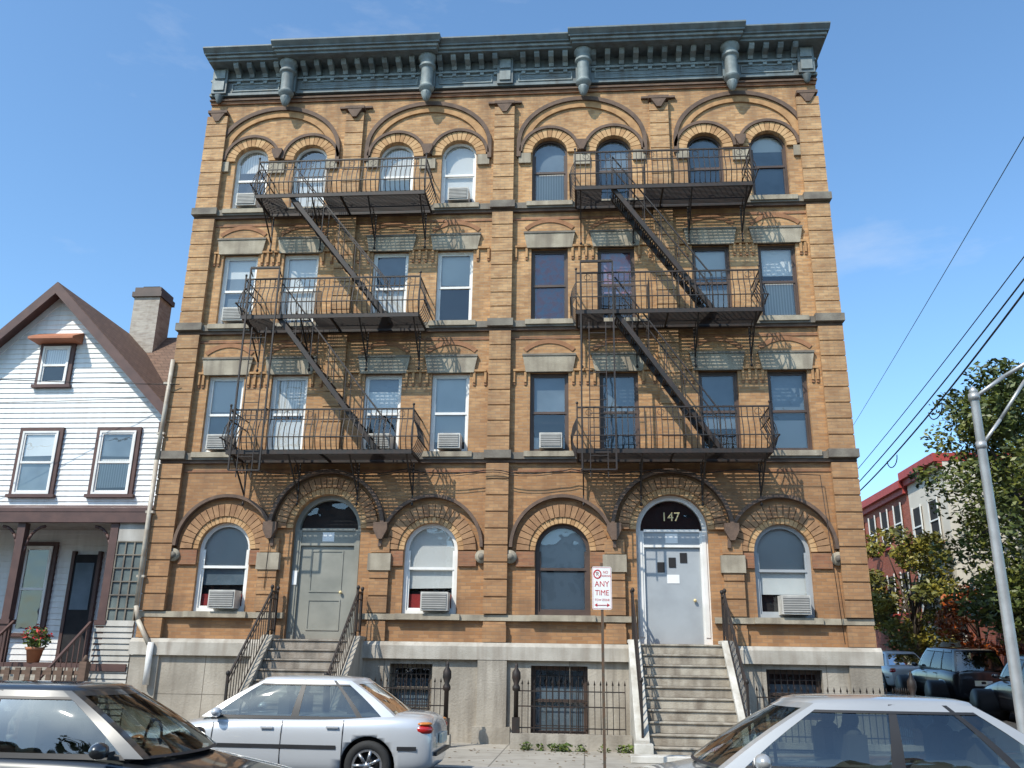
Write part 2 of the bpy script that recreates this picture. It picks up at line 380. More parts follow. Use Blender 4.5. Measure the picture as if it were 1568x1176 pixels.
# cornice
co = MB(); C = M['cornice']; C2 = M['cornice2']
co.box(-HW - .04, HW + .04, -.14, .34, 15.62, 15.70, C); co.box(-HW - .02, HW + .02, -.09, .33, 15.70, 16.10, C); co.box(-HW - .04, HW + .04, -.15, .34, 16.06, 16.12, C2)
co.box(-HW - .02, HW + .02, -.07, .33, 16.12, 16.44, C)
def crown(a, b, dy):
    co.box(a, b, -.50 - dy, .6, 16.42, 16.49, C); co.box(a - .04, b + .04, -.56 - dy, .6, 16.49, 16.56, C2); co.box(a - .08, b + .08, -.62 - dy, .6, 16.56, 16.60, C)
    co.prismx([(-.62 - dy, 16.602), (-.72 - dy, 16.69), (-.72 - dy, 16.73), (.6, 16.76), (.6, 16.602)], a - .10, b + .10, C)
crown(-HW - .0, HW + .20, 0)
for s0, e0 in ((-5.85, -1.70), (1.70, 5.85)):
    co.box(s0, e0, -.66, -.48, 16.425, 16.495, C); co.box(s0 - .04, e0 + .04, -.72, -.54, 16.495, 16.565, C2); co.box(s0 - .08, e0 + .08, -.78, -.60, 16.565, 16.607, C)
    co.prismx([(-.78, 16.609), (-.88, 16.70), (-.88, 16.745), (-.60, 16.765), (-.60, 16.609)], s0 - .10, e0 + .10, C)
pend = [-5.62, -1.98, 1.98, 5.62]
xx = -HW + .35
while xx < HW - .2:
    if min(abs(xx - p) for p in pend + [0, -HW + .2, HW - .2]) > .24:
        co.prismx([(-.07, 16.14), (-.16, 16.14), (-.20, 16.22), (-.38, 16.28), (-.44, 16.36), (-.44, 16.42), (-.07, 16.42)], xx - .065, xx + .065, C2 if int(xx * 10) % 2 else C)
        co.box(xx - .05, xx + .05, -.14, -.08, 15.98, 16.055, C2)
    xx += .355
edges = [-HW + .45] + sum([[p - .2, p + .2] for p in pend[:2]], []) + [-.25, .25] + sum([[p - .2, p + .2] for p in pend[2:]], []) + [HW - .45]
for i in range(0, len(edges), 2):
    a, b = edges[i] + .08, edges[i + 1] - .08
    for (p0, p1, q0, q1) in ((a, b, 15.76, 15.79), (a, b, 15.97, 16.0), (a, a + .03, 15.79, 15.97), (b - .03, b, 15.79, 15.97)):
        co.box(p0, p1, -.115, -.085, q0, q1, C2)
    L = (b - a)
    f = lambda t: (a + .1 + (L - .2) * t, -.093, 15.88 + .035 * math.sin(t * PI * 4))
    for k in range(16): co.tube(f(k / 16), f((k + 1) / 16), .012, C2, n=5)
for p in pend:
    co.box(p - .19, p + .19, -.24, .0, 15.60, 16.42, C)
    co.lathe((p, -.32, 0), [(.02, 15.10), (.06, 15.14), (.10, 15.22), (.13, 15.32), (.13, 15.36), (.10, 15.38), (.18, 15.44), (.20, 15.50), (.15, 15.55), (.15, 15.60), (.155, 16.06), (.21, 16.10), (.21, 16.16), (.17, 16.18), (.19, 16.28), (.24, 16.34), (.24, 16.42)], C2)
    for k in range(8):
        a = 2 * PI * k / 8 + .2
        co.tube((p + .13 * math.cos(a), -.32 + .13 * math.sin(a), 15.34), (p + .05 * math.cos(a), -.32 + .05 * math.sin(a), 15.13), .014, C, n=5)
for p in (-HW + .22, 0, HW - .22):
    co.box(p - .20, p + .20, -.20, .0, 15.66, 16.42, C); co.box(p - .14, p + .14, -.235, -.2, 15.74, 16.02, C2); co.box(p - .14, p + .14, -.235, -.2, 16.10, 16.36, C2)
    if p: co.lathe((p, -.12, 0), [(.02, 15.40), (.07, 15.46), (.09, 15.56), (.12, 15.62)], C)
co.box(HW + .0, HW + .06, .34, 15, 15.66, 16.42, C); co.box(HW - .1, HW + .3, .6, 15, 16.43, 16.74, C); co.box(-HW - .1, -HW + .1, .6, 15, 16.43, 16.74, C)
co.obj('cornice', B, bevel=.006)

# windows
wn = MB()
def win(mb, x0, x1, z0, z1, arch, yf, fm, cur=(), dc=.10, db=.22, fw=.05):
    cx = (x0 + x1) / 2; r = (x1 - x0) / 2; zs = z1 - r if arch else z1
    mb.box(x0, x0 + fw, yf, yf + .07, z0, zs, fm); mb.box(x1 - fw, x1, yf, yf + .07, z0, zs, fm)
    mb.box(x0 + fw, x1 - fw, yf, yf + .07, z0, z0 + fw, fm)
    if arch: mb.band(cx, zs, r - fw, r, 0, PI, yf, yf + .07, fm, n=16)
    else: mb.box(x0 + fw, x1 - fw, yf, yf + .07, z1 - fw, z1, fm)
    mid = z0 + (z1 - z0) * .5
    mb.box(x0 + fw, x1 - fw, yf + .015, yf + .06, mid - .028, mid + .028, fm)
    for a, b in ((x0 + fw, x0 + fw + .04), (x1 - fw - .04, x1 - fw)):
        mb.box(a, b, yf + .035, yf + .062, z0 + fw, mid - .028, fm); mb.box(a, b, yf + .02, yf + .055, mid + .028, zs, fm)
    mb.box(x0 + fw + .04, x1 - fw - .04, yf + .035, yf + .062, z0 + fw, z0 + fw + .05, fm)
    if not arch: mb.box(x0 + fw + .04, x1 - fw - .04, yf + .02, yf + .055, z1 - fw - .04, z1 - fw, fm)
    t1, t2 = random.uniform(-.006, .006), random.uniform(-.006, .006)
    mb.face([(p[0], yf + .04 + t1 * (p[0] - cx) / r, p[1]) for p in shape(x0 + fw * .5, x1 - fw * .5, mid, z1 - fw * .5, arch)], M['glass'])
    mb.face([(p[0], yf + .05 + t2 * (p[0] - cx) / r, p[1]) for p in shape(x0 + fw * .5, x1 - fw * .5, z0 + fw * .5, mid, False)], M['glass'])
    for m, f0, f1 in cur:
        t0 = z1 - (z1 - z0) * f0; t1 = z1 - (z1 - z0) * f1
        if f0 == 0: pl = shape(x0 + .02, x1 - .02, t1, t0 - .01, arch and f1 > .3)
        else: pl = shape(x0 + .02, x1 - .02, t1, t0, False)
        sk = random.uniform(-.02, .02) if f1 < .95 else 0
        mb.face([(p[0], yf + dc + .01 * f0, p[1] + (sk if abs(p[1] - t1) < 1e-6 and p[0] > cx else 0)) for p in pl], M[m])
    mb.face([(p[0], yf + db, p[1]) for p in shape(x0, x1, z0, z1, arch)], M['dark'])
def ac(mb, x, z, y, w=.5, h=.34, d=.38):
    mb.box(x - w / 2, x + w / 2, y - d + .02, y, z, z + h, M['ac'])
    mb.box(x - w / 2 + .03, x + w / 2 - .03, y - d + .005, y - d + .02, z + .03, z + h - .03, M['acg'])
    for i in range(7):
        zz = z + .05 + i * (h - .1) / 6; mb.box(x - w / 2 + .03, x + w / 2 - .03, y - d - .003, y - d + .006, zz - .006, zz + .006, M['ac'])
W_, Br = M['white'], M['brownf']
spec = {
 0: [(W_, [('blind', 0, .45), ('bluecur', .45, 1)], 1), (W_, [('curtain', 0, .5), ('blind', .55, .95)], 0), (W_, [('bluecur', 0, .2), ('shade', .2, .5)], 1), (W_, [('shade', 0, .5), ('blind', .5, .85)], 1), (Br, [('bluecur', 0, .5), ('shade', .8, 1)], 1), (Br, [('bluecur', 0, 1)], 0), (Br, [('bluecur', 0, .7)], 0), (Br, [('bluecur', 0, .6), ('blind', .6, 1)], 0)],
 1: [(W_, [('shade', 0, .3), ('bluecur', .3, .8)], 1), (W_, [('shade', 0, .5), ('curtain', .5, .9)], 0), (W_, [('bluecur', 0, .5), ('curtain', .5, .9)], 0), (W_, [('shade', 0, .45)], 0), (Br, [('hearts', 0, 1)], 0), (Br, [('hearts', 0, .6)], 0), (Br, [('shade', 0, .4), ('bluecur', .4, 1)], 0), (Br, [('shade', 0, .4), ('curtain', .5, 1)], 0)],
 2: [(W_, [('curtain', 0, .35)], 1), (W_, [('bluecur', 0, .45), ('blind', .45, .9)], 0), (W_, [('curtain', 0, .5), ('shade', .5, .95)], 0), (W_, [('blind', 0, .85)], 1), (Br, [('bluecur', 0, .5), ('curtain', .5, 1)], 0), (Br, [('bluecur', 0, .9)], 0), (Br, [('bluecur', 0, 1)], 0), (Br, [('shade', 0, .25), ('bluecur', .25, 1)], 0)]}
for k, (z0, z1) in enumerate(FZ):
    for i, x in enumerate(WX):
        fm, cur, a = spec[k][i]
        win(wn, x - WW, x + WW, z0 + .015, z1, k == 2, .10, fm, cur)
        if a: ac(wn, x + .04, z0 + .06, .14)
gf = [(W_, [('shade', 0, .5), ('bluecur', .5, .7), ('red', .8, 1)], 1), (W_, [('blind', 0, .5), ('blind', .5, .72), ('red', .78, 1)], 1), (Br, [('shade', 0, .5), ('blind', .53, 1)], 0), (M['doorw'], [('shade', 0, .75)], 1)]
for x, (fm, cur, a) in zip(FX, gf):
    win(wn, x - FR, x + FR, 2.506, 4.43, True, .09, fm, cur, fw=.08)
    if a: ac(wn, x + .15, 2.57, .12, .58, .38)
for i, (x, w, z0, z1) in enumerate(BXZ):
    win(wn, x - w, x + w, z0, z1, False, .08, [M['sill'], Br, Br][i], [('bluecur', .3, 1)])
    for k in range(9):
        xx = x - w + .06 + (2 * w - .12) * k / 8; wn.bar((xx, .02, z0), (xx, .02, z1), .014, M['iron'])
    for zz in (z0 + .2, (z0 + z1) / 2, z1 - .2): wn.bar((x - w, .02, zz), (x + w, .02, zz), .016, M['iron'])
wn.obj('windows', B)

# doors
dr = MB()
for x, fr, lf, kind in ((-3.75, M['doorg'], M['doorg'], 0), (3.75, M['white'], M['doorw'], 1)):
    zs = 5.06 - DR; y = .20
    j = .17 if kind else .16
    for sg in (-1, 1):
        a = x + sg * DR; b = x + sg * (DR - j)
        dr.box(min(a, b), max(a, b), y - .06, y + .08, 1.95, zs, fr)
        dr.box(min(a, b) + .04, max(a, b) - .04, y - .08, y - .06, 2.1, zs - .1, fr)
    dr.band(x, zs, DR - .10, DR, 0, PI, y - .06, y + .08, fr, n=22)
    dr.box(x - DR + j, x + DR - j, y - .04, y + .06, 3.98, 4.30, lf); dr.box(x - DR + j, x + DR - j, y - .07, y - .04, 4.27, 4.33, fr); dr.box(x - DR + j, x + DR - j, y - .06, y - .04, 3.95, 4.0, fr)
    dr.face([(x + (DR - .08) * math.cos(PI * i / 16), y + .02, zs + (DR - .08) * math.sin(PI * i / 16)) for i in range(17)], M['glass'])
    dr.face([(x + (DR - .04) * math.cos(PI * i / 16), y + .12, zs + (DR - .04) * math.sin(PI * i / 16)) for i in range(17)], M['dark'])
    dr.box(x - DR + j, x + DR - j, y, y + .05, 1.97, 3.98, lf)
    dr.box(x - .13, x + .13, y - .045, y - .041, 4.04, 4.24, M['paper'])
    if kind:
        for dx, dz in ((-.24, .0), (0, .10), (.24, .20)):
            dr.box(x + dx - .075, x + dx + .075, y - .012, y - .002, 3.43 + dz, 3.64 + dz, M['dark'])
        dr.box(x - .12, x + .14, y - .008, y - .002, 3.20, 3.38, M['paper'])
        dr.ell((x + .44, y - .05, 2.85), .035, .035, .035, M['gold'])
    else:
        for (a, b, c, d) in ((-.36, .36, 2.15, 2.8), (-.36, .36, 2.95, 3.85)):
            for (p, q, r_, s_) in ((a, b, c, c + .03), (a, b, d - .03, d), (a, a + .03, c + .03, d - .03), (b - .03, b, c + .03, d - .03)):
                dr.box(x + p, x + q, y - .015, y - .001, r_, s_, M['doorg'])
        dr.box(x - .72, x - .62, y - .09, y - .081, 3.1, 3.4, M['paper']); dr.ell((x + .36, y - .05, 2.95), .035, .035, .035, M['gold'])
dr.obj('entrance_doors', B)
text('147', .27, (3.75, .19, 4.60), (R(90), 0, 0), M['gold'], B, 'house_number')
dp = MB()
dp.path([(-HW + .02, -.22, 8.2), (-HW - .04, -.22, 5.8), (-HW - .04, -.22, 2.6), (-HW + .05, -.24, 2.3), (-HW + .42, -.27, 1.75), (-HW + .42, -.27, 1.05)], .05, M['pipe'], n=10)
dp.tube((-HW + .42, -.27, 1.85), (-HW + .42, -.27, 1.0), .065, M['white'], n=10)
for z in (3.2, 4.6, 6.4, 7.6): dp.box(-HW - .12, -HW + .06, -.25, -.1, z, z + .05, M['pipe'])
def cab(pts, r=.011): dp.path(pts, r, M['iron'], 5)
P_ = []
for i in range(61):
    x = -5.6 + i * .19; P_.append((x, -.235, 5.58 - .10 * abs(math.sin(i * .33)) + random.uniform(-.015, .015)))
cab(P_); cab([(x, y - .01, z - .05) for x, y, z in P_[8:50]], .008)
cab([(-4.4, -.12, 5.5), (-4.95, -.16, 4.9), (-5.0, -.12, 3.0)], .008); cab([(5.75, -.2, 5.5), (6.9, -.16, 5.45), (7.08, -.18, 2.0)], .008)
dp.obj('downpipe_and_cables', B)

# ------------------------------------------------------------------ fire escapes
def fire_escape(name, xa, xb, sx0, sx1, lad):
    E = empty(name, (-1.85, 0, 0)); I = M['iron']; f = MB()
    Y = -1.08; PZ = [5.80, 8.92, 12.04]
    for pi, z in enumerate(PZ):
        f.box(xa, xb, Y - .02, Y + .02, z - .07, z + .03, I); f.box(xa, xb, -.16, -.13, z - .05, z + .03, I)
        for x in (xa, xb, (xa + xb) / 2): f.box(x - .015, x + .015, Y, -.13, z - .05, z + .02, I)
        yy = Y + .09
        while yy < -.18:
            segs = [(xa, xb)]
            if pi > 0 and yy < -.42: segs = [(xa, sx0 - .25), (sx0 + .75, xb)]
            for a, b in segs: f.box(a, b, yy - .015, yy + .015, z - .012, z + .008, I)
            yy += .058
        PR = [(0, 0), (.07, .10), (.13, .28), (.09, .50), (0, .70), (0, .92)]
        def post(px, py, nx, ny, r=.0115):
            f.path([(px + nx * o, py + ny * o, z + h_) for o, h_ in PR], r, I)
        n = int((xb - xa) / .115)
        for i in range(n + 1): post(xa + (xb - xa) * i / n, Y, 0, -1)
        for xe, nx in ((xa, -1), (xb, 1)):
            for i in range(7): post(xe, Y + .13 * i, nx, 0)
            for zz, o in ((.92, 0), (.70, 0), (.28, .13)): f.bar((xe + nx * o, Y - o, z + zz), (xe + nx * o, -.0, z + zz), .022, I)
            f.bar((xe, Y, z), (xe, Y, z + 1.0), .03, I); f.ell((xe, Y, z + 1.02), .03, .03, .035, I, 8, 5)
        for zz, o in ((.92, 0), (.70, 0), (.28, .13)): f.bar((xa - o, Y - o, z + zz), (xb + o, Y - o, z + zz), .032 if zz > .8 else .02, I)
        m_ = int((xb - xa) / .5)
        for i in range(m_):
            cx = xa + (i + .5) * (xb - xa) / m_
            f.path([(cx + .07 * math.cos(2 * PI * k / 8), Y, z + .81 + .07 * math.sin(2 * PI * k / 8)) for k in range(9)], .006, I)
        if pi > 0:
            for i in range(9):
                x = sx0 + .75; f.bar((x, -.42 - .07 * i, z), (x, -.42 - .07 * i, z + .85), .01, I)
            f.bar((sx0 - .25, -.42, z + .88), (sx0 + .75, -.42, z + .88), .02, I)
            for i in range(8): f.bar((sx0 - .25 + i / 7, -.42, z), (sx0 - .25 + i / 7, -.42, z + .88), .01, I)
        for bx in (xa + .12, xa + 1.35, xb - 1.35, xb - .12):
            f.bar((bx, Y + .05, z - .05), (bx, -.12, z - .78), .03, I); f.bar((bx, -.13, z), (bx, -.13, z - .9), .03, I)
            f.path([(bx, -.16 - .42 * (1 - math.cos(a)), z - .08 - .5 * (1 - math.sin(a))) for a in [PI / 2 * k / 6 for k in range(7)]], .011, I)
            c = (-.42, z - .26)
            f.path([(bx, c[0] + .1 * math.cos(2 * PI * k / 8), c[1] + .1 * math.sin(2 * PI * k / 8)) for k in range(9)], .009, I)
            f.lathe((bx, -.14, z - 1.02), [(.01, 0), (.035, .04), (.01, .1)], I, 8)
    for z1, z0 in ((PZ[2], PZ[1]), (PZ[1], PZ[0])):
        for yy in (-.52, -.98):
            f.tube((sx0, yy, z1), (sx1, yy, z0), .07, I, n=4)
            f.bar((sx0, yy, z1 + .85), (sx1, yy, z0 + .85), .028, I)
            for t in (0, .17, .33, .5, .67, .83, 1):
                x = sx0 + (sx1 - sx0) * t; z = z1 + (z0 - z1) * t; f.bar((x, yy, z), (x, yy, z + .85), .016, I)
        for i in range(13):
            t = (i + .5) / 13; x = sx0 + (sx1 - sx0) * t; z = z1 + (z0 - z1) * t
            for o in (-.07, -.02, .03, .08): f.box(x + o - .016, x + o + .016, -.97, -.53, z - .01, z + .01, I)
    a, b = lad
    for x in (a, b):
        f.bar((x, Y - .16, 5.35), (x, Y - .16, 10.05), .035, I); f.bar((x, Y - .16, 10.0), (x, Y, 9.9), .02, I); f.bar((x, Y - .16, 6.72), (x, Y, 6.72), .02, I)
    f.bar((a, Y - .16, 10.05), (b, Y - .16, 10.05), .05, I); f.bar((a, Y - .16, 5.35), (b, Y - .16, 5.35), .03, I)
    for x in (a + .17, b - .17): f.bar((x, Y - .14, 5.2), (x, Y - .14, 8.6), .02, I)
    for i in range(11): f.bar((a + .17, Y - .14, 5.35 + i * .3), (b - .17, Y - .14, 5.35 + i * .3), .014, I)
    f.obj('iron_frame', E)
fire_escape('fire_escape', -5.78, -1.74, -4.95, -2.5, (-5.62, -4.95))
fire_escape('fire_escape', 1.76, 5.76, 2.62, 4.75, (1.86, 2.56))

# ------------------------------------------------------------------ stoops
def stoop(cx, ms, mc):
    S = empty('stoop', (-1.85 + cx, -.105, 0)); s = MB(); hw = .82
    n = 10; rz = 1.95 / n; tr_ = .215; land = .42
    for i in range(n):
        yf = -land - tr_ * (n - 1 - i); z = rz * (i + 1)
        s.box(-hw, hw, yf, .0 if i == n - 1 else yf + tr_ + .05, max(0, z - rz * 1.0), z - .035, ms)
        s.box(-hw, hw, yf - .03, .0 if i == n - 1 else yf + tr_ - .031, z - .034, z, ms)
    L = land + tr_ * (n - 1)
    s.obj('steps', S, bevel=.008)
    c = MB()
    for sg in (-1, 1):
        a, b = sorted((sg * hw, sg * (hw + .2)))
        c.prismx([(0, 0), (0, 1.97), (-land, 1.97), (-L - .02, .24), (-L - .02, 0)], a + .001, b - .001, mc)
        c.prismx([(0, 1.972), (0, 2.03), (-land - .02, 2.03), (-L - .06, .30), (-L - .06, .20), (-L - .02, .2), (-land - .01, 1.95)], a - .02, b + .02, mc)
        c.box(a - .06, b + .06, -L - .34, -L - .03, 0, .26, mc)
    c.box(-hw - .35, hw + .35, -L - .75, -L - .35, .004, .11, mc)
    c.obj('cheek_walls', S, bevel=.01)
    r = MB(); I = M['iron']
    for sg in (-1, 1):
        x = sg * (hw + .1)
        f0, f1, f2 = (x, -.05, 2.03), (x, -land, 2.03), (x, -L, .32)
        for h, w in ((.88, .035), (.10, .02), (.74, .018)):
            r.bar((f0[0], f0[1], f0[2] + h), (f1[0], f1[1], f1[2] + h), w, I); r.bar((f1[0], f1[1], f1[2] + h), (f2[0], f2[1], f2[2] + h), w, I)
        for i in range(4): y = -.08 - i * .11; r.bar((x, y, 2.13), (x, y, 2.9), .014, I)
        for i in range(15):
            t = (i + .5) / 15; y = -land + (-L + land) * t; z = 2.03 + (.32 - 2.03) * t
            r.bar((x, y, z + .1), (x, y, z + .86), .014, I)
        for p in (f0, f1, f2):
            r.bar(p, (p[0], p[1], p[2] + .95), .04, I); r.ell((p[0], p[1], p[2] + .97), .04, .04, .05, I, 10, 6)
    r.obj('iron_railings', S)
stoop(-3.75, M['stepg'], M['base']); stoop(3.78, M['step'], M['cheek'])

# ------------------------------------------------------------------ area fences
def newel(f, x, y, z, h):
    I = M['iron']
    f.box(x - .07, x + .07, y - .07, y + .07, z, z + h * .25, I)
    f.lathe((x, y, z), [(.045, h * .25), (.045, h * .6), (.075, h * .62), (.075, h * .66), (.045, h * .7), (.085, h * .78), (.08, h * .86), (.03, h * .92), (.035, h * .95), (.005, h)], I, 12)
def fence(xa, xb, y, z0, h, ends=(1, 1), ret=None):
    F = empty('iron_fence'); f = MB(); I = M['iron']
    f.box(xa - .1, xb + .1, y - .12, y + .12, -.05, z0, M['base'])
    def run(p, q):
        p = Vector(p); q = Vector(q); n = max(2, int((q - p).length / .115))
        for zz in (z0 + .1, z0 + h * .55, z0 + h - .12): f.bar((p.x, p.y, zz), (q.x, q.y, zz), .022, I)
        for i in range(n + 1):
            c = p.lerp(q, i / n); f.bar((c.x, c.y, z0), (c.x, c.y, z0 + h), .014, I)
            f.tube((c.x, c.y, z0 + h), (c.x, c.y, z0 + h + .09), .02, I, r1=.001, n=6)
    run((xa, y, 0), (xb, y, 0))
    if ret: run((ret, y, 0), (ret, -.2, 0))
    if ends[0]: newel(f, xa, y, z0 - .05, h + .45)
    if ends[1]: newel(f, xb, y, z0 - .05, h + .45)
    f.obj('pickets', F)
fence(-4.3, -2.65, -1.15, .22, .95, (0, 1)); fence(-1.3, .78, -1.15, .28, .88, (1, 0)); fence(3.25, 6.1, -1.15, .22, .9, (0, 1), 6.1)

# ------------------------------------------------------------------ white house
H = empty('white_house', (-13.8, 1.8, 0)); h = MB()
SI = mat('white_siding', (.76, .76, .74), (.68, .68, .66), .6, scale=1.2, streak=(.57, .56, .53))
RB = mat('brown_trim', (.10, .05, .04), (.07, .035, .03), .6)
PS = mat('porch_siding', (.46, .44, .40), (.36, .34, .30), .7, scale=2, streak=(.25, .23, .2))
SH = brickmat('brown_shingles', (.20, .12, .08), (.15, .09, .06), (.08, .05, .035), bw=.25, rh=.14, ms=.01, dirtamt=.3)
hw = 3.35; ez = 7.45; pk = 10.8
z = 1.3; st_ = .135
while z < pk:
    w0 = hw if z < ez else hw * (pk - z) / (pk - ez); zt = min(z + st_, pk); w1 = hw if zt < ez else hw * max(0, (pk - zt)) / (pk - ez)
    h.add([(-w0, -.022, z), (w0, -.022, z), (w1, 0, zt), (-w1, 0, zt), (-w0, 0, z), (w0, 0, z)], [(0, 1, 2, 3), (0, 4, 5, 1)], SI); z += st_
h.prism([(-hw, 0), (hw, 0), (hw, ez), (0, pk), (-hw, ez)], .01, 11, SI)
h.obj('clapboard_walls', H, recalc=False)
r = MB(); sl = (pk - ez) / hw
def slope(sg, y0, y1, top, th, m, ov=.5, x_in=0):
    e = hw + ov; ze = pk - sl * e
    r.prism([(sg * x_in, pk + top - sl * x_in), (sg * e, ze + top), (sg * e, ze + top - th), (sg * x_in, pk + top - th - sl * x_in)], y0, y1, m)
for sg in (-1, 1):
    slope(sg, -.42, 11, .20, .10, SH); slope(sg, -.45, -.40, .19, .32, RB, .48); slope(sg, -.40, .0, .098, .06, RB, .45)
    slope(sg, -.03, .0, .03, .22, M['white'], 0)
    xx = sorted((sg * (hw - .05), sg * (hw + .47)))
    r.box(xx[0], xx[1], -.38, .0, ez - .60, ez - .30, RB)
    r.box(xx[0], xx[1], 0, 11, ez - .62, ez - .52, RB)
r.prismx([(1.2, 8.2), (4.2, 11.15), (7.2, 8.2)], -.2, 4.6, SH); r.box(2.0, 4.3, 1.9, 6.8, 4, 8.3, SI)
CH = brickmat('chimney_brick', (.46, .42, .36), (.38, .34, .29), (.4, .37, .33), dirtamt=.3)
r.box(.0, .82, 3.4, 4.2, 9.5, 12.2, CH); r.box(-.06, .88, 3.33, 4.27, 12.2, 12.36, M['brownf']); r.box(-.01, .83, 3.38, 4.22, 12.36, 12.52, M['brownf']); r.box(.15, .68, 3.55, 4.05, 12.52, 12.62, M['tar'])
r.obj('roof_and_chimney', H)
w = MB()
def hwin(x0, x1, z0, z1, cur):
    f = .10
    for a in ((x0 - f, x0, z0 - .05, z1 + f), (x1, x1 + f, z0 - .05, z1 + f), (x0, x1, z1, z1 + f)): w.box(a[0], a[1], -.085, -.0, a[2], a[3], RB)
    w.box(x0 - f - .05, x1 + f + .05, -.13, -.0, z0 - .13, z0 - .05, RB)
    win(w, x0, x1, z0 - .05, z1, False, -.115, M['white'], cur, dc=.066, db=.086)
hwin(1.65, 2.6, 5.43, 7.0, [('bluecur', 0, .4), ('curtain', .45, .9)]); hwin(-.4, .55, 5.43, 7.0, [('shade', .0, .4), ('bluecur', .5, 1)]); hwin(-.27, .47, 8.3, 9.3, [('curtain', 0, .5)])
hwin(.2, .92, 2.1, 4.1, [('bluecur', 0, 1)])
w.prismx([(-.5, 9.38), (-.5, 9.44), (0, 9.70), (0, 9.38)], -.5, .72, mat('awning_clay', (.42, .16, .08), None, .7))
w.box(1.52, 2.1, -.10, -.03, 1.42, 3.9, M['dark']); w.box(1.44, 1.52, -.12, 0, 1.4, 3.98, RB); w.box(2.1, 2.18, -.12, 0, 1.4, 3.98, RB)
w.box(1.58, 2.04, -.115, -.101, 2.6, 3.7, M['bluecur'])
w.obj('windows_and_door', H)
p = MB()
p.prismx([(-1.85, 4.66), (-1.85, 4.74), (.0, 5.12), (.0, 5.02)], -3.6, 4.12, RB); p.box(-3.6, 4.12, -1.84, -1.70, 4.42, 4.66, RB); p.box(-3.6, 4.1, -1.7, .0, 4.50, 4.55, PS)
p.box(-3.5, 4.05, -1.8, 0, 1.25, 1.40, RB)
for x in (-3.3, -1.1, 1.12, 3.32):
    p.box(x - .09, x + .09, -1.76, -1.58, 1.40, 4.42, RB); p.box(x - .13, x + .13, -1.79, -1.55, 2.2, 2.3, RB)
    for sg in (-1, 1):
        p.path([(x + sg * (.09 + .42 * (1 - math.cos(a))), -1.66, 3.75 + .6 * math.sin(a)) for a in [PI / 2 * k / 6 for k in range(7)]], .035, RB, n=6)
PN = mat('porch_pane', (.16, .19, .18), (.10, .12, .12), .2, scale=3)
p.box(3.42, 4.05, -1.72, -1.66, 2.25, 4.02, PN); p.box(3.42, 4.05, -1.74, -1.6, 4.02, 4.42, PS)
for i in range(4): p.box(3.42 + .2 * i, 3.45 + .2 * i, -1.75, -1.72, 2.25, 4.02, M['sill'])
for i in range(7): p.box(3.42, 4.05, -1.755, -1.722, 2.25 + .29 * i, 2.275 + .29 * i, M['sill'])
z = -.1
while z < 2.2: p.add([(3.2, -1.78, z), (4.08, -1.78, z), (4.08, -1.75, z + .12), (3.2, -1.75, z + .12)], [(0, 1, 2, 3)], PS); z += .12
p.box(3.2, 4.08, -1.74, -1.70, 0, 2.25, PS)
z = -.1
while z < 1.24: p.add([(-3.5, -1.80, z), (3.18, -1.80, z), (3.18, -1.77, z + .12), (-3.5, -1.77, z + .12)], [(0, 1, 2, 3)], PS); z += .12
p.box(-3.5, 3.18, -1.765, -1.7, 0, 1.25, PS)
for i in range(24):
    x = -3.2 + i * .12
    if x < -1.1 or -1.0 < x < 1.05: p.box(x - .02, x + .02, -1.70, -1.66, 1.4, 2.15, RB)
p.box(-3.2, 1.1, -1.72, -1.64, 2.15, 2.21, RB)
for i in range(7): p.box(1.4, 3.15, -1.82 - .27 * (7 - i), -1.82 - .27 * (6 - i), 0, .19 * (i + 1) - .02, M['base'])
for x in (1.4, 3.15):
    p.bar((x, -1.85, 2.25), (x, -3.7, .9), .05, RB); p.bar((x, -3.7, 0), (x, -3.7, 1.05), .07, RB)
    for i in range(9): p.bar((x, -1.95 - .2 * i, 1.2 - .15 * i), (x, -1.95 - .2 * i, 2.2 - .145 * i), .02, RB)
p.obj('porch', H)

F = empty('garden_fence'); f = MB(); WD = mat('weathered_wood', (.16, .10, .07), (.10, .065, .045), .85, scale=5, stretch=(1, 1, 4))
for i in range(42):
    x = -18.2 + i * .21; f.box(x, x + .10, -2.12, -2.09, .05, 1.32 + .02 * random.random(), WD)
for zz in (.3, 1.2): f.box(-18.3, -9.5, -2.09, -2.03, zz, zz + .08, WD)
for x in (-15.6, -13.0, -11.4, -9.5): f.box(x - .07, x + .07, -2.15, -2.0, 0, 1.45, WD); f.lathe((x, -2.075, 1.45), [(.08, 0), (.02, .12)], WD, 4)
f.obj('boards', F)

# ------------------------------------------------------------------ leaves helper
def leafmats(base, name):
    return [mat(name + '_a', base, tuple(x * .6 for x in base), .5, scale=2), mat(name + '_b', tuple(x * .5 for x in base), None, .5, scale=2), mat(name + '_c', (base[0] * 1.6, base[1] * 1.35, base[2]), None, .5, scale=2)]
def leaves(mb, c, rx, ry, rz, n, size, ms):
    for _ in range(n):
        while True:
            a = Vector((random.uniform(-1, 1), random.uniform(-1, 1), random.uniform(-1, 1)))
            if .25 < a.length < 1: break
        p = Vector((c[0] + a.x * rx, c[1] + a.y * ry, c[2] + a.z * rz))
        u = Vector((random.gauss(0, 1), random.gauss(0, 1), random.gauss(0, .6))).normalized()
        v = u.cross(Vector((random.gauss(0, 1), random.gauss(0, 1), random.gauss(0, 1)))).normalized()
        s = size * random.uniform(.6, 1.3)
        mb.add([p - u * s, p + v * s * .45, p + u * s, p - v * s * .45], [(0, 1, 2, 3)], random.choice(ms))
BK = mat('bark', (.10, .075, .055), (.06, .045, .035), .9, scale=6, bump=.5)
